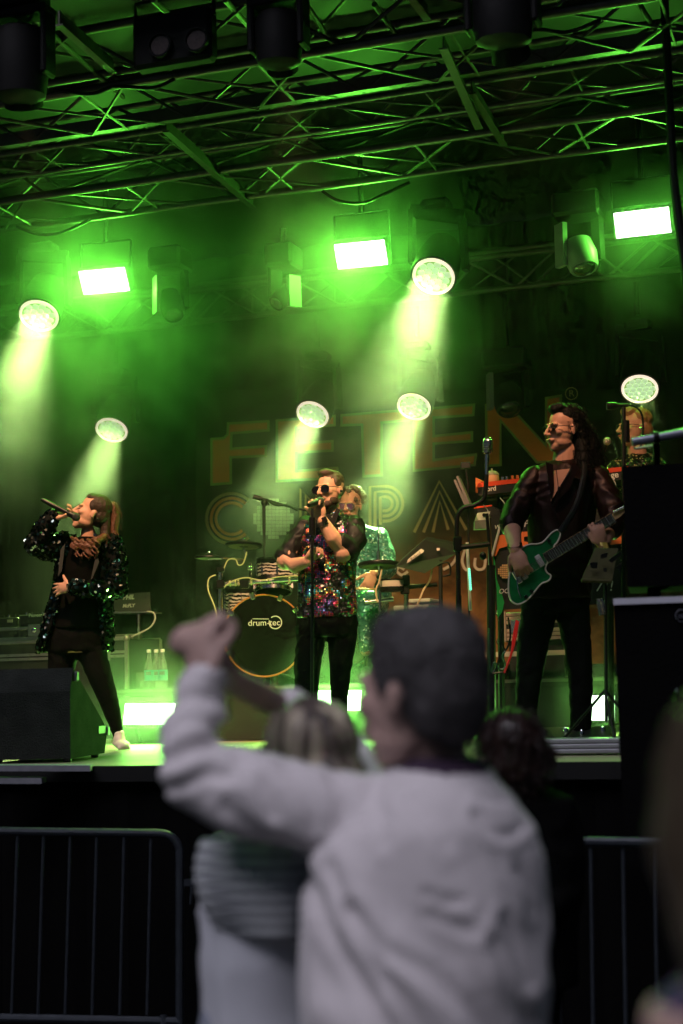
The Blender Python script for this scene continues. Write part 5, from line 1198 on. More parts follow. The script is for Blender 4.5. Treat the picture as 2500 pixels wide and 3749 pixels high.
kx=(K(2290,0)-K(1752,0)); kx.z=(K(2288,top(2288))-K(1752,top(1752))).z; kx.x=(K(2288,top(2288))-K(1752,top(1752))).x; kx.y=(K(2288,top(2288))-K(1752,top(1752))).y
text('nord',.05,frame(K(1793,1790,-.006),kx,ZX),'lettering',M_WT,t,width=48*9.7/FPX,bold=.001); text('stage',.05,frame(K(2232,1741,-.006),kx,ZX),'lettering',M_WT,t,width=66*9.35/FPX,bold=.001)
for x in (1876,1894,1911,1840,1855):
    m=MB().lathe([(.010,0),(.009,.02),(.0,.021)],Matrix.Translation(K(x,top(x)-1,.12)),10); m.build('knob',MATS['wood_red'] if x>1870 else M_CHROME,t)
c=K(1802,1766,.12); t=thing('hand_drum','small wooden lidded pot on the keyboard','pot',c)
m=MB().lathe([(.036,0),(.045,.02),(.043,.045)],Matrix.Translation(c),20); m.build('bowl',mat('light_wood',(.55,.36,.2),.5),t); m=MB().lathe([(.046,.045),(.044,.055),(.03,.07),(.006,.075),(.005,.09),(0,.091)],Matrix.Translation(c),20); m.build('lid',mat('lid_green',(.2,.22,.14),.4),t)
# stand under the keyboard
t=thing('keyboard_stand','black keyboard stand half hidden behind the printed cloth','stand',S(suv(K(2000,2500))[0],2.6,.0))
for x in (1830,2230):
    b=K(x,2500,.15); b.z=STAGE_Z; m=MB().tube([b,K(x,top(x)+46,.15)],.02,8); m.build('leg',M_DARK,t)
m=MB().tube([K(1760,1820,.15),K(2290,1756,.15)],.018,8); m.build('bar',M_DARK,t)
# module, white box, tablets
t=thing('sound_module','dark red-edged sound module under the keyboard','sound module',K(1790,1880))
m=MB().prism([K(1736,1862,-.05),K(1800,1852,-.05),K(1830,1868,-.05),K(1830,1892,-.05),K(1737,1882,-.05)],VX,.2); m.build('body',M_MIX,t,smooth=0); m=MB().prism([K(1735,1856,-.055),K(1800,1848,-.055),K(1800,1853,-.055),K(1735,1862,-.055)],VX,.01); m.build('red_edge',M_RED,t,smooth=0)
t=thing('white_mixer','small pale mixing box hanging left of the keyboard','mixer',K(1765,1935))
m=MB().prism([K(1748,1878,-.12),K(1795,1872,-.12),K(1785,1903,-.14),K(1738,1906,-.14)],Vector((0,1,0)),.03); m.build('face',mat('pale_box',(.5,.5,.4),.5),t,smooth=0); m=MB().prism([K(1738,1907,-.14),K(1785,1904,-.14),K(1785,1935,-.13),K(1737,1937,-.13)],Vector((0,1,0)),.08); m.build('side',mat('grey_box',(.25,.23,.2),.5),t,smooth=0)
m=MB().lathe([(.012,0),(.012,.003),(.008,.003)],Matrix.Translation(K(1772,1886,-.135))@look(Vector((0,-1,.3))).to_4x4(),16); m.build('emblem',M_BLACKP,t)
for lab,P in (('slim tablet leaning left on the music stand, nearer one',[(1660,1758),(1668,1755),(1712,1848),(1700,1850)]),('slim tablet leaning left on the music stand, farther one',[(1669,1745),(1677,1742),(1722,1848),(1712,1850)])):
    m=MB().prism([at(x,y,9.45) for x,y in P],Vector((.2,1,0)),.16); tag(m.build('tablet',mat('tablet_edge',(.16,.15,.14),.4),smooth=0),lab,'tablet','tablets on the stand')
c=at(1704,1704,9.6); t=thing('small_camera','small black action camera on a thin pole','camera',at(1715,2000,9.6))
m=MB().box(c,(.062,.03,.045),bev=.006); m.build('body',M_MIX,t); m=MB().tube([c,at(1714,1780,9.6),at(1718,2400,9.6)],.007,8); m.build('pole',M_DARK,t)
# vintage microphone on its stand
VD=9.2; q=lambda x,y,dd=0: at(x,y,VD+dd); b=q(1682,2700); b.z=STAGE_Z
t=thing('vintage_microphone','chrome ribbed vintage microphone on a bent black stand','microphone',b)
s_=VD/FPX; c=q(1785,1632); Mh=Matrix.Translation(c)@Matrix.Rotation(R(4),4,'Y')
m=MB().lathe([(6*s_,-32*s_),(15*s_,-29*s_),(19*s_,-15*s_),(19.5*s_,12*s_),(18*s_,24*s_),(12*s_,31*s_),(3*s_,33*s_)],Mh@Matrix.Diagonal((1,.85,1,1)),24); hb=m.build('head',M_CHROME,t)
for k in range(11):
    z=(-22+k*4.4)*s_; rr=20.3*s_*(1 if k<8 else .95)
    m=MB().lathe([(rr*.98,z-.9*s_),(rr*1.03,z),(rr*.98,z+.9*s_)],Mh@Matrix.Diagonal((1,.85,1,1)),20,close=False); m.build('rib',M_DARK if k%2 else M_CHROME,hb)
m=MB().tube([q(1783,1664),q(1782,1690)],9*s_,12); m.tube([q(1782,1688),q(1781,1738)],7.5*s_,12); m.build('neck',M_CHROME,t)
m=MB().tube(spline([q(1781,1738),q(1778,1790),q(1768,1828),q(1735,1850),q(1697,1860),q(1675,1890),q(1672,1960),q(1676,2040),q(1679,2200)]),.014,10); m.build('bent_tube',M_DARK,t)
m=MB().tube([q(1679,2180),b+ZX*.1],.017,10); m.build('pole',M_DARK,t); m=MB().box(q(1675,1992),(.05,.05,.09),bev=.008); m.build('clamp',M_BLACKP,t); m=MB().tube([q(1676,2005,-.01),q(1790,1992,.02)],.016,8); m.build('side_arm',M_DARK,t)
for i in range(3):
    a=2.1*i+.3; m=MB().tube([b+ZX*.2,b+Vector((.3*math.cos(a),.3*math.sin(a),.012))],.010,6); m.build('leg',M_DARK,t)
t=thing('instrument_stand','black stand pole left of the guitarist','stand',q(1805,2500))
b=at(1800,2690,9.3); b.z=STAGE_Z
m=MB().tube([b,at(1797,2070,9.3)],.026,10); m.build('lower_pole',M_DARK,t); m=MB().tube([at(1797,2075,9.3),at(1782,1880,9.3)],.010,8); m.build('upper_pole',M_DARK,t); m=MB().ball(at(1768,2035,9.3),(.02,.015,.025)); m.build('knob',M_BLACKP,t)
M_TUBE=mat('led_tube',(.5,.48,.44),.35,var=.1)
for lab,(a,b_) in (('unlit pale LED tube standing upright left of the guitarist',((1787,1888),(1792,2070))),('unlit pale LED tube leaning behind the guitarist elbow',((1848,1862),(1801,2036))),('unlit pale LED tube right of the guitarist shoulder',((2254,1788),(2235,1884)))):
    dd=9.35 if a[0]<2000 else 9.0
    m=MB().tube([at(*a,dd),at(*b_,dd)],.0075,8); m.tube(spline([at(*a,dd),at(a[0]-2,a[1]-20,dd),at(a[0]-18,a[1]-40,dd)]),.003,6); tag(m.build('led_tube',M_TUBE),lab,'LED tube','LED tubes on strings')
t=thing('led_tube','cyan glowing LED tube hanging left of the guitarist','LED tube',at(1725,2230,9.5),'LED tubes on strings')
m=MB().tube([at(1710,1985,9.5),at(1722,2235,9.5)],.009,8); m.build('tube',M_TUBE,t)
for k in range(10):
    m=MB().ball(at(1717.5+k*.6,2085+k*8,9.488),.008,seg=8,rings=6); m.build('led',mat('cyan_led',(.3,.8,.7),.3,emit=(.12,.8,.55),estr=1.3),t)
# printed cloth
CD=9.42; q=lambda x,y,dd=0: at(x,y,CD-(x-1800)*.0008+dd)
t=thing('printed_cloth','black cloth with orange letters and green edge hung before the keyboards','cloth',q(2000,2230))
NX,NY=30,16; V=[];Fc=[]
for j in range(NY+1):
    for i in range(NX+1):
        x0=1798+ (j/NY)**1.5*18; x=x0+(2272-x0)*i/NX; V.append(q(x,1885+(2235-1885)*j/NY-(x-1800)*.06,.012*math.sin(i*1.1+j*.3)*j/NY))
for j in range(NY):
    for i in range(NX): a=j*(NX+1)+i; Fc.append((a,a+1,a+NX+2,a+NX+1))
m=MB(); m.add(V,Fc); m.build('cloth',mat('cloth_black',(.015,.014,.012),.8),t)
M_FLAG=mat('flag_green',(.02,.35,.08),.4)
m=MB(); P=[(1801,2000),(1808,2070),(1818,2150),(1822,2265),(1838,2240),(1846,2205),(1836,2170),(1818,2120),(1812,2060)]; m.prism([q(x,y,-.02) for x,y in P],Vector((0,1,0)),.006); m.build('green_edge',M_FLAG,t,smooth=0)
M_OR2=mat('cloth_orange',(.75,.17,.04),.6)
def cpoly(P,m_,nm): MB().prism([q(x,y,-.022) for x,y in P],Vector((0,1,0)),.003).build(nm,m_,t,smooth=0)
cpoly([(1804,2038),(1822,1962),(1838,1958),(1858,1960),(1856,2000),(1828,2008),(1815,2036)],M_OR2,'letter'); cpoly([(1905,1948),(1938,1945),(1938,1962),(1918,1966),(1918,1982),(1938,1986),(1938,1998),(1904,2004)],M_OR2,'letter'); cpoly([(2228,1935),(2238,1930),(2252,1960),(2272,1920),(2280,1990),(2226,1995)],M_OR2,'letter')
for s_,x,y,w in (('Wir',1826,1930,34),('Fe',1932,1918,30),('OC',1843,2165,36),('71!',2210,2148,60)):
    text(s_,.05,frame(q(x,y,-.03),UX,ZX),'lettering',M_WT,t,width=w*CD/FPX,shear=.2)
mb=MB()
for r_ in range(-3,4):
    for c_ in range(-3,4):
        if r_*r_+c_*c_>11: continue
        x,y=1848+c_*7.4,2092+r_*7.4; mb.prism([q(x-3,y-3,-.024),q(x+3,y-3,-.024),q(x+3,y+3,-.024),q(x-3,y+3,-.024)],Vector((0,1,0)),.002)
tag(mb.build('mirror_ball_print',mat('print_gold',(.65,.38,.16),.4,var=.6,scale=60),t,smooth=0),kind='stuff')
# aluminium case behind the guitarist
ua,ub,z0,z1=stagebox(1830,2085,2238,2345,3.25,.3); t=thing('aluminium_case','ribbed aluminium case behind the guitarist legs','case',S((ua+ub)/2,3.4,z0))
m=MB().box(S((ua+ub)/2,3.4,(z0+z1)/2),(ub-ua,.3,z1-z0),SROT); m.build('body',M_MIX,t,smooth=0)
for k in range(7):
    if k==3: continue
    h_=(z1-z0)/7; m=MB().box(S((ua+ub)/2,3.246,z0+h_*(k+.5)),(ub-ua,.012,h_*.86),SROT,bev=.003); m.build('slat',mat('case_alu',(.42,.33,.28),.4,metal=.7,var=.2,scale=30),t)
for u in (ua+.02,ub-.02):
    m=MB().box(S(u,3.24,(z0+z1)/2),(.05,.02,z1-z0+.01),SROT,bev=.004); m.build('corner_plate',MATS['case_alu'],t)
for z in (z0,z1): 
    m=MB().ball(S(ua,3.24,z),.026); m.build('ball_corner',M_CHROME,t)
m=MB().box(S(ua+.11,3.235,(z0+z1)/2),(.07,.012,.09),SROT,bev=.004); m.build('latch',M_CHROME,t)
m=MB().box(S((ua+ub)/2,3.4,(z0+.37)/2-.001),(ub-ua-.1,.24,z0-.37-.002),SROT); tag(m.build('case_plinth',M_MIX,smooth=0),'black box under the ribbed aluminium case','box')
ua,ub,z0,z1=stagebox(1740,2090,2384,2402,3.12,.1); m=MB().box(S((ua+ub)/2,3.14,(z0+z1)/2),(ub-ua,.04,z1-z0),SROT); tag(m.build('pale_batten',mat('batten',(.5,.42,.36),.6),smooth=0),'pale wooden batten across the riser behind the guitarist','batten')
rnd=random.Random(11)
for k,(lab,mm,P) in enumerate((('red cable hanging from the aluminium case, left strand',mat('cable_red',(.6,.02,.02),.4),[(1892,2270),(1880,2330),(1872,2390),(1855,2440),(1845,2465)]),('red cable hanging from the aluminium case, right strand',None,[(1897,2275),(1888,2330),(1876,2380),(1862,2420),(1848,2450)]),('black cable loop below the aluminium case',M_BLACKP,[(1860,2260),(1868,2330),(1850,2380),(1835,2340),(1842,2300)]),('green-lit cable tangle on the stage floor by the stand',mat('cable_green_lit',(.03,.12,.05),.35),[(1790,2300),(1795,2460),(1810,2425),(1830,2450),(1850,2440),(1840,2400),(1850,2385)]),('long thin cable beside the guitarist stand',M_BLACKP,[(1835,2320),(1828,2400),(1815,2450),(1800,2465),(1840,2462),(1856,2472)]))):  # green lamplight on the floor tangle is painted into its base colour
    m=MB().tube(spline([at(x,y,9.15) for x,y in P]),.007 if k<2 else .006,6); tag(m.build('floor_cable',mm or MATS['cable_red']),lab,'cable','cables by the guitarist')
# ball microphone and boom microphone in front of the keyboard player
wand(at(2206,1660,9.45),at(2220,1622,9.42),.010,.013,.012,.024,'silver ball microphone on a short holder left of the keyboard player',mat('mic_ball',(.45,.42,.36),.35,metal=.7,bump=.5,bscale=500))
q=lambda x,y,dd=0: at(x,y,8.9+dd); b=q(2282,2700); b.z=STAGE_Z
t=thing('boom_stand','black microphone stand standing before the keyboard player face','stand',b)
m=MB().tube([b+ZX*.02,q(2283,1490)],.012,8); m.build('pole',M_DARK,t); m=MB().tube([q(2292,1620),q(2290,1540)],.022,10); m.build('clutch',M_BLACKP,t); m=MB().tube([q(2221,1487),q(2240,1487),q(2258,1485)],[.022,.024,.018],12); m.build('microphone',M_BLACKP,t)
m=MB().tube([q(2258,1485),q(2300,1483)],.010,8); m.build('boom',M_DARK,t); m=MB().tube(spline([q(2300,1483),q(2330,1492),q(2350,1520),q(2354,1580),q(2345,1640)]),.006,8); m.build('cable',M_BLACKP,t)
m=MB().lathe([(.14,.0),(.14,.012),(.03,.03),(.016,.06)],Matrix.Translation(b+ZX*.004),24); m.build('base',M_DARK,t)
# music stand and bottle in front of the guitarist
q=lambda x,y,dd=0: at(x,y,7.75+dd); b=q(2225,2760); b.z=STAGE_Z
t=thing('music_stand','folding music stand with cut-out desk at the right of the guitarist','music stand',b)
M_DESK=mat('desk_olive',(.045,.042,.012),.6,spec=.2)
m=MB().prism([q(2179,2006,.06),q(2262,2008,.06),q(2240,2128,-.02),q(2128,2124,-.02)],Vector((0,1,.2)),.006); dk_=m.build('desk',M_DESK,t,smooth=0)
for P in ([(2160,2060),(2188,2058),(2186,2082),(2164,2080)],[(2228,2050),(2270,2018),(2278,2028),(2240,2062)],[(2200,2030),(2225,2022),(2222,2040),(2198,2046)],[(2256,2075),(2278,2058),(2270,2095)]):
    m=MB().prism([q(x,y,-.035) for x,y in P],Vector((0,1,.2)),.004); m.build('cut_out',M_BLACKP,dk_,smooth=0)
m=MB().tube([q(2128,2125,-.03),q(2240,2129,-.03)],.010,8); m.build('ledge',M_DESK,t); m=MB().tube([b+ZX*.15,q(2215,2080,.01)],.009,8); m.build('pole',M_DARK,t)
for i in range(3):
    a=2.1*i+.5; m=MB().tube([b+ZX*.3,b+Vector((.28*math.cos(a),.28*math.sin(a),.012))],.008,6); m.build('leg',M_DARK,t)
c=q(2206,2252,-.03); t=thing('glass_tube','small clear glass tube holder clipped to the music stand','holder',c)
m=MB().lathe([(.018,0),(.02,.006),(.02,.075),(.018,.08)],Matrix.Translation(c)@Matrix.Rotation(R(-7),4,'Y'),16); m.build('glass_wall',mat('thin_glass',(.8,.9,.8),.05),t); m=MB().lathe([(.0205,.068),(.0205,.082),(.017,.083)],Matrix.Translation(c)@Matrix.Rotation(R(-7),4,'Y'),16); m.build('rim',M_CHROME,t)
m=MB().tube([q(2206,2235,.0),q(2222,2235,.0)],.004,6); m.build('clip',M_DARK,t)
# pedal board and its case lid
f=lambda x,y: atz(x,y,STAGE_Z+.004)
c=f(2060,2738); c2=Vector((c.x,c.y+.25,STAGE_Z))
t=thing('pedal_board','black guitar pedal board at the guitarist feet','pedal board',c2)
m=MB(); L=.42; m.add([c2+UX*x+VX*y+ZX*z for x,y,z in ((-L/1.4,-.13,.015),(L/1.4,-.13,.015),(L/1.4,.13,.015),(-L/1.4,.13,.015),(-L/1.4,-.13,.05),(L/1.4,-.13,.05),(L/1.4,.13,.10),(-L/1.4,.13,.10))],[(0,3,2,1),(4,5,6,7),(0,1,5,4),(1,2,6,5),(2,3,7,6),(3,0,4,7)]); m.build('board',M_MIX,t,smooth=0)
for k in range(6):
    m=MB().lathe([(.013,0),(.013,.02),(.008,.028),(0,.029)],Matrix.Translation(c2+UX*(-.25+k*.1)+VX*(.02 if k%2 else -.05)+ZX*(.075 if k%2 else .062)),10); m.build('foot_switch',M_CHROME,t)
c3=f(2105,2764); t=thing('ribbed_case','flat ribbed aluminium case lid on the stage edge','case lid',c3)
for k in range(3):
    m=MB().box(c3+VX*.10+ZX*(.016+k*.024),(.42,.20,.021),SROT,bev=.004); m.build('rib',mat('lid_alu',(.34,.34,.38),.45,metal=.7),t)
m=MB().box(c3+UX*.225+VX*.10+ZX*.04,(.03,.22,.078),SROT,bev=.006); m.build('end_cap',M_GALV,t)
# loudspeaker stack at the right
M_PA=mat('pa_black',(.003,.003,.003),.8,spec=.05,bump=.3,bscale=60)
def padj(x,y): return at(x,y,6.05)
a=padj(2245,2192); zt=a.z; t=thing('bass_speaker','tall black bass speaker stack at the right edge of the stage','speaker',Vector((a.x+.4,6.35,0)))
PR=Matrix.Rotation(R(-11.5),3,'Z'); PC=lambda x,y,z: Vector((a.x,a.y,0))+PR@Vector((x,y,0))+ZX*z
m=MB().box(PC(.40,.31,zt/2-.005),(.80,.6,zt-.01),PR); m.build('cabinet',M_PA,t,smooth=0)
m=MB().box(PC(.40,0,zt-.012),(.80,.012,.024),PR); m.build('front_edge',mat('edge_pale',(.55,.55,.62),.5),t,smooth=0)  # sky light on the top edge, painted as a pale strip
P=[padj(2485+22*math.cos(R(x)),2256+22*math.sin(R(x)))+Vector((0,-.05,0)) for x in range(0,361,20)]; m=MB().tube(P,.0022,5,cap=False); m.build('badge_ring',mat('badge',(.07,.07,.09),.5),t); text('R',.035,frame(padj(2485,2256)+Vector((0,-.05,0)),Vector((0,0,1)),Vector((-1,0,0))),'badge_letter',MATS['badge'],t)
m=MB().prism([padj(2458,2532)+Vector((0,-.05,0)),padj(2474,2534)+Vector((0,-.05,0)),padj(2468,2515)+Vector((0,-.05,0))],Vector((0,1,0)),.003); m.build('badge_mark',MATS['badge'],t,smooth=0)
a=at(2277,1708,6.2); b=at(2277,2150,6.2); t=thing('top_speaker','black upper loudspeaker cabinet at the right edge','speaker',Vector((a.x+.35,6.45,b.z)))
PC=lambda x,y,z: Vector((a.x,a.y,0))+PR@Vector((x,y,0))+ZX*z
m=MB().box(PC(.35,.25,(a.z+b.z)/2),(.70,.5,a.z-b.z),PR); m.build('cabinet',M_PA,t,smooth=0)
for x in (.1,.6):
    m=MB().box(PC(x,.25,(b.z+zt)/2),(.05,.3,b.z-zt),PR,bev=.004); m.build('foot',M_PA,t)
a=at(2313,1618,6.15);b=at(2560,1574,6.15)
t=thing('light_bar','silver tubular bar with black clamp above the upper loudspeaker','bar',a)
m=MB().tube([a,b],.017,14); m.build('tube',mat('bar_silver',(.45,.46,.55),.3,metal=.8),t); m=MB().tube([at(2392,1603,6.14),at(2410,1600,6.14)],.024,12); m.build('clamp',M_BLACKP,t); m=MB().tube([at(2400,1605,6.2),at(2405,1708,6.3)],.014,8); m.build('post',M_BLACKP,t)
m=MB().tube([at(2322,1643,6.3),at(2408,1629,6.3)],.006,8); m.build('strip',mat('tube_reflection',(.5,.55,.3),.3),t); m=MB().tube([at(2322,1643,6.3),at(2322,1625,6.17)],.003,6); m.build('hook',M_BLACKP,t)  # strip and its hook are added: green reflection under the tube put into colour
# ================================================================== barriers
M_BAR=mat('barrier_steel',(.03,.036,.046),.5,metal=.3,var=.4,scale=25)
def barrier(label,xl,xr,yt,yb,d,bars,roundl,roundr,dr=None):
    q=lambda x,y: at(x,y,d+(0 if dr is None else (x-xl)/(xr-xl)*(dr-d)))
    t=thing('crowd_barrier',label,'barrier',q((xl+xr)/2,yb),'crowd barriers before the stage'); rr=72
    yt2=lambda x: yt+(x-xl)*.012
    pts=[]
    if roundl:
        pts += [q(xl,yb+40),q(xl,yt+rr)]+[q(xl+rr-rr*math.cos(R(a)),yt2(xl)+rr-rr*math.sin(R(a))) for a in range(10,90,13)]
    pts += [q(xl+rr,yt2(xl)),q(xr-rr,yt2(xr))]
    if roundr: pts += [q(xr-rr+rr*math.sin(R(a)),yt2(xr)+rr-rr*math.cos(R(a))) for a in range(13,90,13)]+[q(xr,yt+rr),q(xr,yb+40)]
    m=MB().tube(pts,.019,10); m.build('frame_tube',M_BAR,t)
    m=MB().tube([q(xl,yb),q(xr,yb+(xr-xl)*.02)],.019,10); m.build('bottom_rail',M_BAR,t)
    for x in bars:
        m=MB().tube([q(x,yt2(x)),q(x+(x-1450)*.016,yb)],.0075,8); m.build('upright',M_BAR,t)
    for x in ((xl+120,xr-60) if xr<2600 else (xl+100,)):
        b=q(x,yb); m=MB().tube([b,Vector((b.x,b.y-.05,.02))],.016,8); m.build('foot_post',M_BAR,t); m=MB().bar(Vector((b.x,b.y-.3,.012)),Vector((b.x,b.y+.3,.012)),.05,.012); m.build('foot_bar',M_BAR,t)
    return q,t
q,t=barrier('steel crowd barrier at the lower left with rounded corner',-560,658,3036,3715,7.2,[-420,-320,-225,-130,-35,65,160,258,355,455,553],True,True)
m=MB().bar(q(658,3232),q(715,3230),.012,.03); m.build('hook_plate',M_BAR,t); m=MB().tube([q(700,3235),q(704,3208),q(740,3206)],.006,6); m.tube([q(702,3245),q(697,3310)],.006,6); m.build('hook',M_BAR,t)
barrier('steel crowd barrier mostly hidden behind the man in the white sweater',752,1850,3056,3735,7.05,[850,950,1050,1150,1250,1350,1450,1550,1650,1750],True,True,6.5)
barrier('steel crowd barrier at the lower right edge',1900,3000,3078,3880,6.1,[2045,2162,2280,2395,2510,2630,2750,2870],True,True,5.6)

# ================================================================== audience
M_SWEAT=mat('white_sweater',(.77,.71,.73),.85,var=.05,scale=6,sheen=.3,bump=.15,bscale=60)
M_GREYH=mat('hair_grey',(.075,.068,.070),.6,var=.6,scale=45,bump=.6,bscale=140)
M_SKINR=mat('skin_ruddy',(.55,.36,.31),.55,var=.15,scale=30)
F=Fig('grey-haired man in white sweater clapping overhead, seen from behind, out of focus',2.55,1500,5900,0.0)
hc=F.p(1530,2530); HM=head_matrix(hc,-131,-2,0,1.05); add_head(F.body,HM)
F.limb(F.body,[(1560,2680,.02,135),(1580,2790,.03,140),(1600,2880,.04,150)])
F.torso(F.body,[(1590,2880,.05,220,.10),(1570,3100,.04,370,.13),(1550,3500,.04,380,.14),(1540,3900,.04,370,.14)])
F.limb(F.body,[(1350,2990,.03,120),(705,2840,.05,85),(748,2540,.10,62),(742,2490,.11,58)])
F.limb(F.body,[(1400,2980,.26,110),(1290,2760,.48,80),(1010,2575,.42,60),(850,2490,.22,54)])
F.limb(F.body,[(1430,3850,.05,190),(1420,4800,.05,130),(1420,5600,.05,90)]); F.limb(F.body,[(1680,3850,.05,190),(1700,4800,.05,130),(1700,5600,.05,90)])
F.limb(F.body,[(1790,3060,.05,100),(1905,3350,.0,80),(1870,3650,-.05,65)])
add_hand(F.body,F.p(738,2512,.11),Vector((-.03,.15,1)),Vector((.75,.6,.0)),1.02,(40,72,55),side=1,thumb=.15,tcurl=35)
add_hand(F.body,F.p(842,2500,.20),Vector((-.35,-.3,.85)),Vector((-.7,-.4,.0)),1.02,(35,60,50),side=-1,thumb=.15,tcurl=35)
me=fuse(F.body,.008,2); me.materials.append(M_SKINR); link('body',me,F.t)
h=MB(); Rm=HM.to_3x3()
def hl(c,r): h.ball(HM@Vector(c),r,Rm)
k_=1.02
hl((0,.026,.046),(.081*k_,.098*k_,.088*k_)); hl((0,.050,.0),(.074*k_,.072*k_,.078*k_)); hl((0,-.004,.092),(.060*k_,.070*k_,.040*k_)); hl((0,.066,-.038),(.050*k_,.042*k_,.052*k_))
for s in (-1,1): hl((s*.068,-.006,.022),(.011*k_,.022*k_,.034*k_)); hl((s*.046,.060,-.028),(.026*k_,.030*k_,.038*k_))
me=fuse(h,.007,10); noise_hair(me,.003,60,1,(1,1,.7)); me.materials.append(M_GREYH); ho=link('hair',me,F.t); strands('short_hair',me,2600,.018,.0011,.002,ho,M_GREYH,2,grav=.3,segs=4)
t_=MB(); F.torso(t_,[(1610,2795,.03,190,.095),(1600,2850,.03,215,.12),(1588,2910,.03,280,.14),(1570,3020,.03,372,.165),(1562,3120,.03,420,.17),(1560,3260,.03,450,.175),(1555,3500,.03,455,.18),(1545,3750,.03,440,.18),(1535,4000,.03,430,.18)])
F.limb(t_,[(1330,2985,.02,150),(1130,2960,.02,165),(900,2910,.03,160),(720,2835,.05,132),(688,2740,.06,118),(705,2640,.08,108),(742,2540,.10,100),(750,2500,.105,88)])
F.limb(t_,[(1330,2940,.28,120),(1270,2760,.46,100),(1060,2580,.43,80)])
F.limb(t_,[(1770,3060,.04,150),(1880,3200,.02,125),(1930,3400,.0,110),(1880,3650,-.05,90)])
me=fuse(t_,.011,4)
# soft folds: rings round the raised sleeve, slanting folds over the back
nn=[v.normal.copy() for v in me.vertices]; 
FOLDS=[]
for P,wd,dp in (([(600,2585),(690,2548),(780,2550),(855,2600)],20,.010),([(590,2700),(680,2645),(770,2650),(850,2710)],22,.013),([(640,2790),(740,2730),(830,2755),(905,2800)],24,.013),([(640,2880),(760,2830),(900,2850)],22,.010),
   ([(880,2800),(960,2880),(1000,2980)],26,.010),([(1040,2810),(1120,2900),(1150,3020)],28,.010),([(1220,2830),(1260,2920),(1240,3040)],28,.009),([(820,2960),(960,3060),(1120,3140)],26,.010),
   ([(1135,3200),(1215,3420),(1330,3620),(1420,3780)],30,.014),([(1215,3180),(1300,3400),(1450,3620),(1560,3790)],32,.016),([(1290,3330),(1420,3480),(1560,3560),(1700,3680),(1800,3790)],30,.017),
   ([(1550,3275),(1620,3300),(1700,3300)],20,.010),([(1560,3345),(1640,3375),(1730,3415)],22,.011),([(1745,2985),(1800,3045),(1860,3060),(1905,3030)],22,.011),([(1760,2920),(1840,2935)],18,.007),
   ([(1510,2930),(1580,3010),(1640,3090)],26,.008),([(1360,2900),(1400,2990),(1410,3080)],28,.008),([(1840,3370),(1880,3480),(1920,3600)],26,.012),([(1800,3440),(1860,3600),(1930,3760)],26,.012),([(1900,3180),(1950,3260),(1960,3340)],22,.008)):
    xs=[q[0] for q in P]; ys=[q[1] for q in P]; FOLDS.append((min(xs)-100,min(ys)-100,max(xs)+100,max(ys)+100,P,wd,dp))
for v,nv in zip(me.vertices,nn):
    r=CROT.transposed()@(v.co-CAMP); px=W0/2-r.x/r.z*FPX; py=H0/2+r.y/r.z*FPX
    a=0.0
    if px<860 and py<2900: a=.005*math.sin((py+.25*px)/26.0+1.5*mnoise.noise(Vector((px,py,0))*.004))
    elif px<1400: a=.003*math.sin((px*.75-py*.6)/55.0+2.0*mnoise.noise(Vector((px,py,0))*.004))
    if px>=1150: 
        w=max(0,min(1,(py-2900)/500)); a+=w*.0075*math.sin((px*.82-py*.62)/58.0+1.6*mnoise.noise(Vector((px,py,3))*.0035))
    a+=.0015*mnoise.noise(v.co*14)
    if nv.y<.15:
        for bx0,by0,bx1,by1,P,wd,dp in FOLDS:
            if px<bx0 or px>bx1 or py<by0 or py>by1: continue
            best=1e9
            for (x0,y0),(x1,y1) in zip(P,P[1:]):
                ux,uy=x1-x0,y1-y0; t=max(0,min(1,((px-x0)*ux+(py-y0)*uy)/(ux*ux+uy*uy))); ex,ey=px-x0-t*ux,py-y0-t*uy
                q=math.hypot(ex,ey); sg=1 if ux*ey-uy*ex>0 else -1
                if q<abs(best): best=q*sg; along=t
            a+=.52*dp*(-math.exp(-(best/wd)**2)+.75*math.exp(-((best-1.7*wd)/wd)**2)+.35*math.exp(-((best+1.7*wd)/wd)**2))
    v.co+=nv*a
me.materials.append(M_SWEAT); sw=link('sweater',me,F.t)
m=MB()
for k in range(5): m.loft([(F.p(749,2512-k*9,.104),Vector((93*F.k,0,0)),Vector((0,93*F.k,0))),(F.p(749.5,2506-k*9,.104),Vector((93*F.k,0,0)),Vector((0,93*F.k,0)))])
tag(m.build('ribbed_cuff',M_SWEAT,sw),kind='stuff')
t_=MB(); F.torso(t_,[(1610,2770,.03,150,.088),(1612,2800,.03,178,.10),(1612,2835,.03,196,.11)]); F.cloth('collar',t_,mat('collar_plum',(.055,.03,.06),.9),.008,3,.002)
t_=MB(); F.torso(t_,[(1545,3850,.05,380,.16),(1545,4050,.05,370,.16)]); F.limb(t_,[(1430,4000,.05,200),(1420,4800,.05,150),(1420,5650,.05,120)]); F.limb(t_,[(1680,4000,.05,200),(1700,4800,.05,150),(1700,5650,.05,120)]); F.cloth('trousers',t_,M_JEAN,.014,2,.005)
for x in (1420,1700):
    f0=F.p(x,5700,-.05);f1=F.p(x-20,5700,.2);f0.z=f1.z=0.0; shoe(F,f0,f1,M_BLACKP)

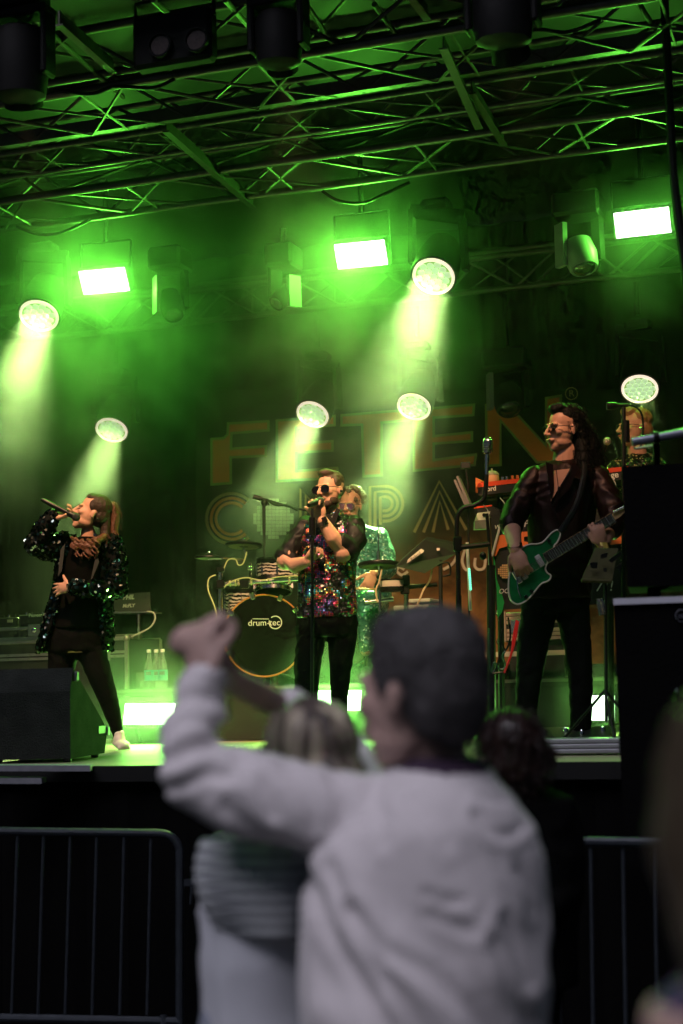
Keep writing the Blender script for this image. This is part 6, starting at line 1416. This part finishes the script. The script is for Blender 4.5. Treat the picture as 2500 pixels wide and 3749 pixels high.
# woman in front of him
F=Fig('woman with grey-streaked hair and striped hooded jacket before the clapping man',2.85,1120,5200,0.0)
hc=F.p(1145,2830); HM=head_matrix(hc,-170,-4,2,1.0); add_head(F.body,HM)
F.limb(F.body,[(1150,2890,.02,95),(1130,3020,.03,105)])
F.torso(F.body,[(1050,3080,.03,240,.10),(1000,3300,.03,270,.12),(1000,3600,.03,250,.12),(1010,3900,.03,260,.12)])
F.limb(F.body,[(930,3900,.03,140),(930,4500,.03,100),(930,5000,.03,70)]); F.limb(F.body,[(1110,3900,.03,140),(1110,4500,.03,100),(1110,5000,.03,70)])
F.limb(F.body,[(850,3180,.03,60),(830,3450,.0,55),(920,3620,-.05,45)]); F.limb(F.body,[(1250,3180,.03,70),(1280,3500,.0,60),(1180,3650,.2,45)])
add_hand(F.body,F.p(900,3650,-.05),Vector((.8,-.1,-.3)),Vector((0,1,0)),.9,(30,40,30)); add_hand(F.body,F.p(1180,3650,.2),Vector((-.6,.5,-.3)),Vector((0,-1,0)),.9,(30,40,30))
me=fuse(F.body,.009,2); me.materials.append(M_SKINR); link('body',me,F.t)
h=MB(); Rm=HM.to_3x3()
def hl(c,r): h.ball(HM@Vector(c),r,Rm)
hl((0,.02,.05),(.088,.104,.084)); hl((0,.04,-.02),(.092,.092,.09)); 
F.limb(h,[(1150,2800,.0,165),(1150,2900,.0,165),(1150,2990,.0,140)]); 
me=fuse(h,.008,2); noise_hair(me,.010,32,9,(1,1,.12)); 
mh=bpy.data.materials.new('streaked_hair'); mh.use_nodes=True; n=mh.node_tree.nodes; l=mh.node_tree.links; b=n['Principled BSDF']; tc=n.new('ShaderNodeTexCoord'); mp=n.new('ShaderNodeMapping'); mp.inputs['Scale'].default_value=(26,26,2.5); l.new(tc.outputs['Object'],mp.inputs['Vector']); nz=n.new('ShaderNodeTexNoise'); nz.inputs['Scale'].default_value=1.3; nz.inputs['Detail'].default_value=4; l.new(mp.outputs[0],nz.inputs['Vector']); cr=n.new('ShaderNodeValToRGB'); cr.color_ramp.elements[0].position=.42; cr.color_ramp.elements[0].color=(.08,.058,.05,1); cr.color_ramp.elements[1].position=.66; cr.color_ramp.elements[1].color=(.66,.55,.42,1); l.new(nz.outputs['Fac'],cr.inputs['Fac']); l.new(cr.outputs[0],b.inputs['Base Color']); b.inputs['Roughness'].default_value=.5
me.materials.append(mh); link('hair',me,F.t)
m=MB().ball(F.p(950,2752,-.02),.009); m.build('earring',mat('earring',(.8,.8,.7),.1,metal=1.0),F.t)
t_=MB(); F.torso(t_,[(1090,3010,.03,150,.09),(1070,3070,.03,230,.12),(1035,3180,.03,262,.15),(1025,3350,.03,275,.16),(1020,3520,.03,268,.155),(1010,3640,.03,250,.15),(1010,3760,.03,248,.15),(1010,3900,.03,250,.15)])
F.limb(t_,[(850,3170,.03,95),(820,3400,.0,85),(840,3560,-.03,75)]); F.limb(t_,[(1250,3180,.03,95),(1280,3500,.0,80),(1200,3640,.15,60)])
F.cloth('jacket',t_,mat('grey_jersey',(.70,.70,.76),.9,var=.08),.012,3,.010,7)
# striped hood lying on her back, a rounded sheet
V=[];Fc=[]; NX,NY=36,46
for j in range(NY+1):
    tt=j/NY; y=3068+(3425-3068)*tt
    for i in range(NX+1):
        ss=i/NX*2-1; w=(125+150*math.sin(math.pi*min(1,tt*.62+.28))); x=1000+20*tt+ss*w; dp_=-.165-.018*math.sin(math.pi*tt)+.11*ss*ss+.006*math.sin(tt*58)
        V.append(F.p(x,y+14*ss*ss*math.sin(tt*3),dp_))
for j in range(NY):
    for i in range(NX): a=j*(NX+1)+i; Fc.append((a,a+1,a+NX+2,a+NX+1))
m=MB(); m.add(V,Fc)
ms2=bpy.data.materials.new('striped_knit'); ms2.use_nodes=True; n=ms2.node_tree.nodes; l=ms2.node_tree.links; b=n['Principled BSDF']; tc=n.new('ShaderNodeTexCoord'); w_=n.new('ShaderNodeTexWave'); w_.bands_direction='Z'; w_.inputs['Scale'].default_value=16.3; w_.inputs['Distortion'].default_value=.6; w_.inputs['Detail'].default_value=1; l.new(tc.outputs['Object'],w_.inputs['Vector']); cr=n.new('ShaderNodeValToRGB'); cr.color_ramp.elements[0].position=.3; cr.color_ramp.elements[0].color=(.27,.28,.32,1); cr.color_ramp.elements[1].position=.7; cr.color_ramp.elements[1].color=(.82,.84,.86,1); l.new(w_.outputs['Fac'],cr.inputs['Fac']); l.new(cr.outputs[0],b.inputs['Base Color']); b.inputs['Roughness'].default_value=.9
o_=m.build('striped_hood',ms2,F.t,smooth=180); so=o_.modifiers.new('s','SOLIDIFY'); so.thickness=.012
t_=MB(); F.limb(t_,[(900,3760,.02,170),(900,4500,.03,120),(930,5050,.03,90)]); F.limb(t_,[(1130,3800,.03,160),(1110,4500,.03,120),(1110,5050,.03,90)]); F.cloth('trousers',t_,mat('pale_denim',(.30,.32,.40),.85),.014,2,.008,6)
for x in (930,1110):
    f0=F.p(x,5100,-.05);f1=F.p(x,5100,.18);f0.z=f1.z=0.0; shoe(F,f0,f1,M_BLACKP)

# dark-haired person with a bun
F=Fig('person with dark reddish hair tied in a bun, dressed in black, out of focus',4.3,1900,4600,0.0)
hc=F.p(1845,2775); HM=head_matrix(hc,-150,0,0,1.0); add_head(F.body,HM)
F.limb(F.body,[(1865,2870,.02,65),(1870,2920,.03,70)]); F.torso(F.body,[(1880,2930,.03,190,.1),(1890,3200,.03,200,.12),(1890,3500,.03,180,.12)])
F.limb(F.body,[(1830,3500,.03,90),(1830,4000,.03,70),(1830,4250,.03,50)]); F.limb(F.body,[(1950,3500,.03,90),(1950,4000,.03,70),(1950,4250,.03,50)])
F.limb(F.body,[(1720,3000,.03,60),(1700,3250,.0,50),(1800,3350,-.15,40)]); F.limb(F.body,[(2050,3000,.03,60),(2070,3250,.0,50),(1960,3350,-.15,40)])
add_hand(F.body,F.p(1800,3350,-.15),Vector((.8,0,-.2)),Vector((0,1,0)),.9,(30,40,30)); add_hand(F.body,F.p(1960,3350,-.15),Vector((-.8,0,-.2)),Vector((0,1,0)),.9,(30,40,30))
me=fuse(F.body,.010,2); me.materials.append(M_SKINR); link('body',me,F.t)
h=MB(); Rm=HM.to_3x3()
def hl(c,r): h.ball(HM@Vector(c),r,Rm)
hl((0,.03,.045),(.090,.108,.090)); hl((0,.055,-.02),(.085,.075,.085))
h.ball(F.p(1965,2770,-.02),(.050,.045,.038)); h.ball(F.p(1995,2790,-.02),(.033,.03,.026)); h.ball(F.p(1930,2735,-.02),(.04,.04,.03))
F.limb(h,[(1900,2840,.0,70),(1915,2890,.0,50)])
me=fuse(h,.008,3); noise_hair(me,.005,40,2); strands('loose_strands',me,500,.05,.0014,.006,F.t,mat('hair_auburn',(.018,.007,.005),.45),6,grav=.4); me.materials.append(mat('hair_auburn',(.018,.007,.005),.45,var=.5,scale=40,bump=.6,bscale=120)); link('hair',me,F.t)
t_=MB(); F.torso(t_,[(1870,2880,.03,110,.09),(1880,2930,.03,220,.12),(1890,3150,.03,235,.15),(1890,3600,.03,220,.15)]); F.limb(t_,[(1720,3000,.03,80),(1700,3250,.0,70),(1780,3340,-.12,55)]); F.limb(t_,[(2050,3000,.03,80),(2075,3250,.0,70),(1980,3340,-.12,55)]); F.cloth('jacket',t_,M_JEAN,.012,2,.006)
t_=MB(); F.limb(t_,[(1830,3560,.03,110),(1830,4000,.03,90),(1830,4280,.03,70)]); F.limb(t_,[(1950,3560,.03,110),(1950,4000,.03,90),(1950,4280,.03,70)]); F.cloth('trousers',t_,M_JEAN,.014,2,.005)
for x in (1830,1950):
    f0=F.p(x,4400,-.05);f1=F.p(x,4400,.18);f0.z=f1.z=0.0; shoe(F,f0,f1,M_BLACKP)

# blond spectator cut off by the right edge
F=Fig('blond spectator in dotted violet top cut off by the right edge, very blurred',1.25,2950,9000,0.0)
hc=F.p(2950,2900); HM=head_matrix(hc,-160,0,0,.95); add_head(F.body,HM)
F.limb(F.body,[(2960,3250,.02,230),(2960,3500,.03,240)]); F.torso(F.body,[(3000,3650,.03,640,.10),(3000,4300,.03,640,.12),(3000,5200,.03,600,.12)])
F.limb(F.body,[(2800,5200,.03,320),(2800,6600,.03,240),(2800,8300,.03,150)]); F.limb(F.body,[(3250,5200,.03,320),(3250,6600,.03,240),(3250,8300,.03,150)])
F.limb(F.body,[(2540,3850,.03,120),(2500,4600,.0,120),(2600,5000,.1,100)])
add_hand(F.body,F.p(2600,5000,.1),Vector((.8,.2,-.2)),Vector((0,1,0)),.9,(30,40,30))
me=fuse(F.body,.011,2); me.materials.append(M_SKINR); link('body',me,F.t)
h=MB(); F.limb(h,[(2920,2820,.0,480),(2890,3100,.0,490),(2880,3400,-.02,420),(2860,3700,-.04,300)])
me=fuse(h,.010,2); noise_hair(me,.010,30,4,(1,1,.15)); me.materials.append(mat('hair_blond',(.07,.05,.03),.55,var=.5,scale=40)); link('hair',me,F.t)
def dots():
    m=bpy.data.materials.new('dotted_top'); m.use_nodes=True; n=m.node_tree.nodes; l=m.node_tree.links; b=n['Principled BSDF']; tc=n.new('ShaderNodeTexCoord'); v=n.new('ShaderNodeTexVoronoi'); v.inputs['Scale'].default_value=70; v.inputs['Randomness'].default_value=.15; l.new(tc.outputs['Object'],v.inputs['Vector']); g=n.new('ShaderNodeMath'); g.operation='LESS_THAN'; l.new(v.outputs['Distance'],g.inputs[0]); g.inputs[1].default_value=.3
    mx=n.new('ShaderNodeMix'); mx.data_type='RGBA'; mx.inputs['A'].default_value=(.03,.03,.10,1); mx.inputs['B'].default_value=(.35,.12,.22,1); l.new(g.outputs[0],mx.inputs['Factor']); l.new(mx.outputs['Result'],b.inputs['Base Color']); b.inputs['Roughness'].default_value=.8; return m
t_=MB(); F.torso(t_,[(2980,3600,.03,520,.10),(3000,3720,.03,600,.13),(3000,4300,.03,650,.14),(3000,5300,.03,620,.14)]); F.limb(t_,[(2530,3850,.03,170),(2500,4600,.0,180),(2600,4950,.08,140)]); F.cloth('top',t_,dots(),.014,2,.006)
t_=MB(); F.limb(t_,[(2800,5200,.03,350),(2800,6600,.03,270),(2800,8400,.03,190)]); F.limb(t_,[(3250,5200,.03,350),(3250,6600,.03,270),(3250,8400,.03,190)]); F.cloth('trousers',t_,M_JEAN,.016,2,.005)
for x in (2800,3250):
    f0=F.p(x,8600,-.05);f1=F.p(x,8600,.18);f0.z=f1.z=0.0; shoe(F,f0,f1,M_BLACKP)
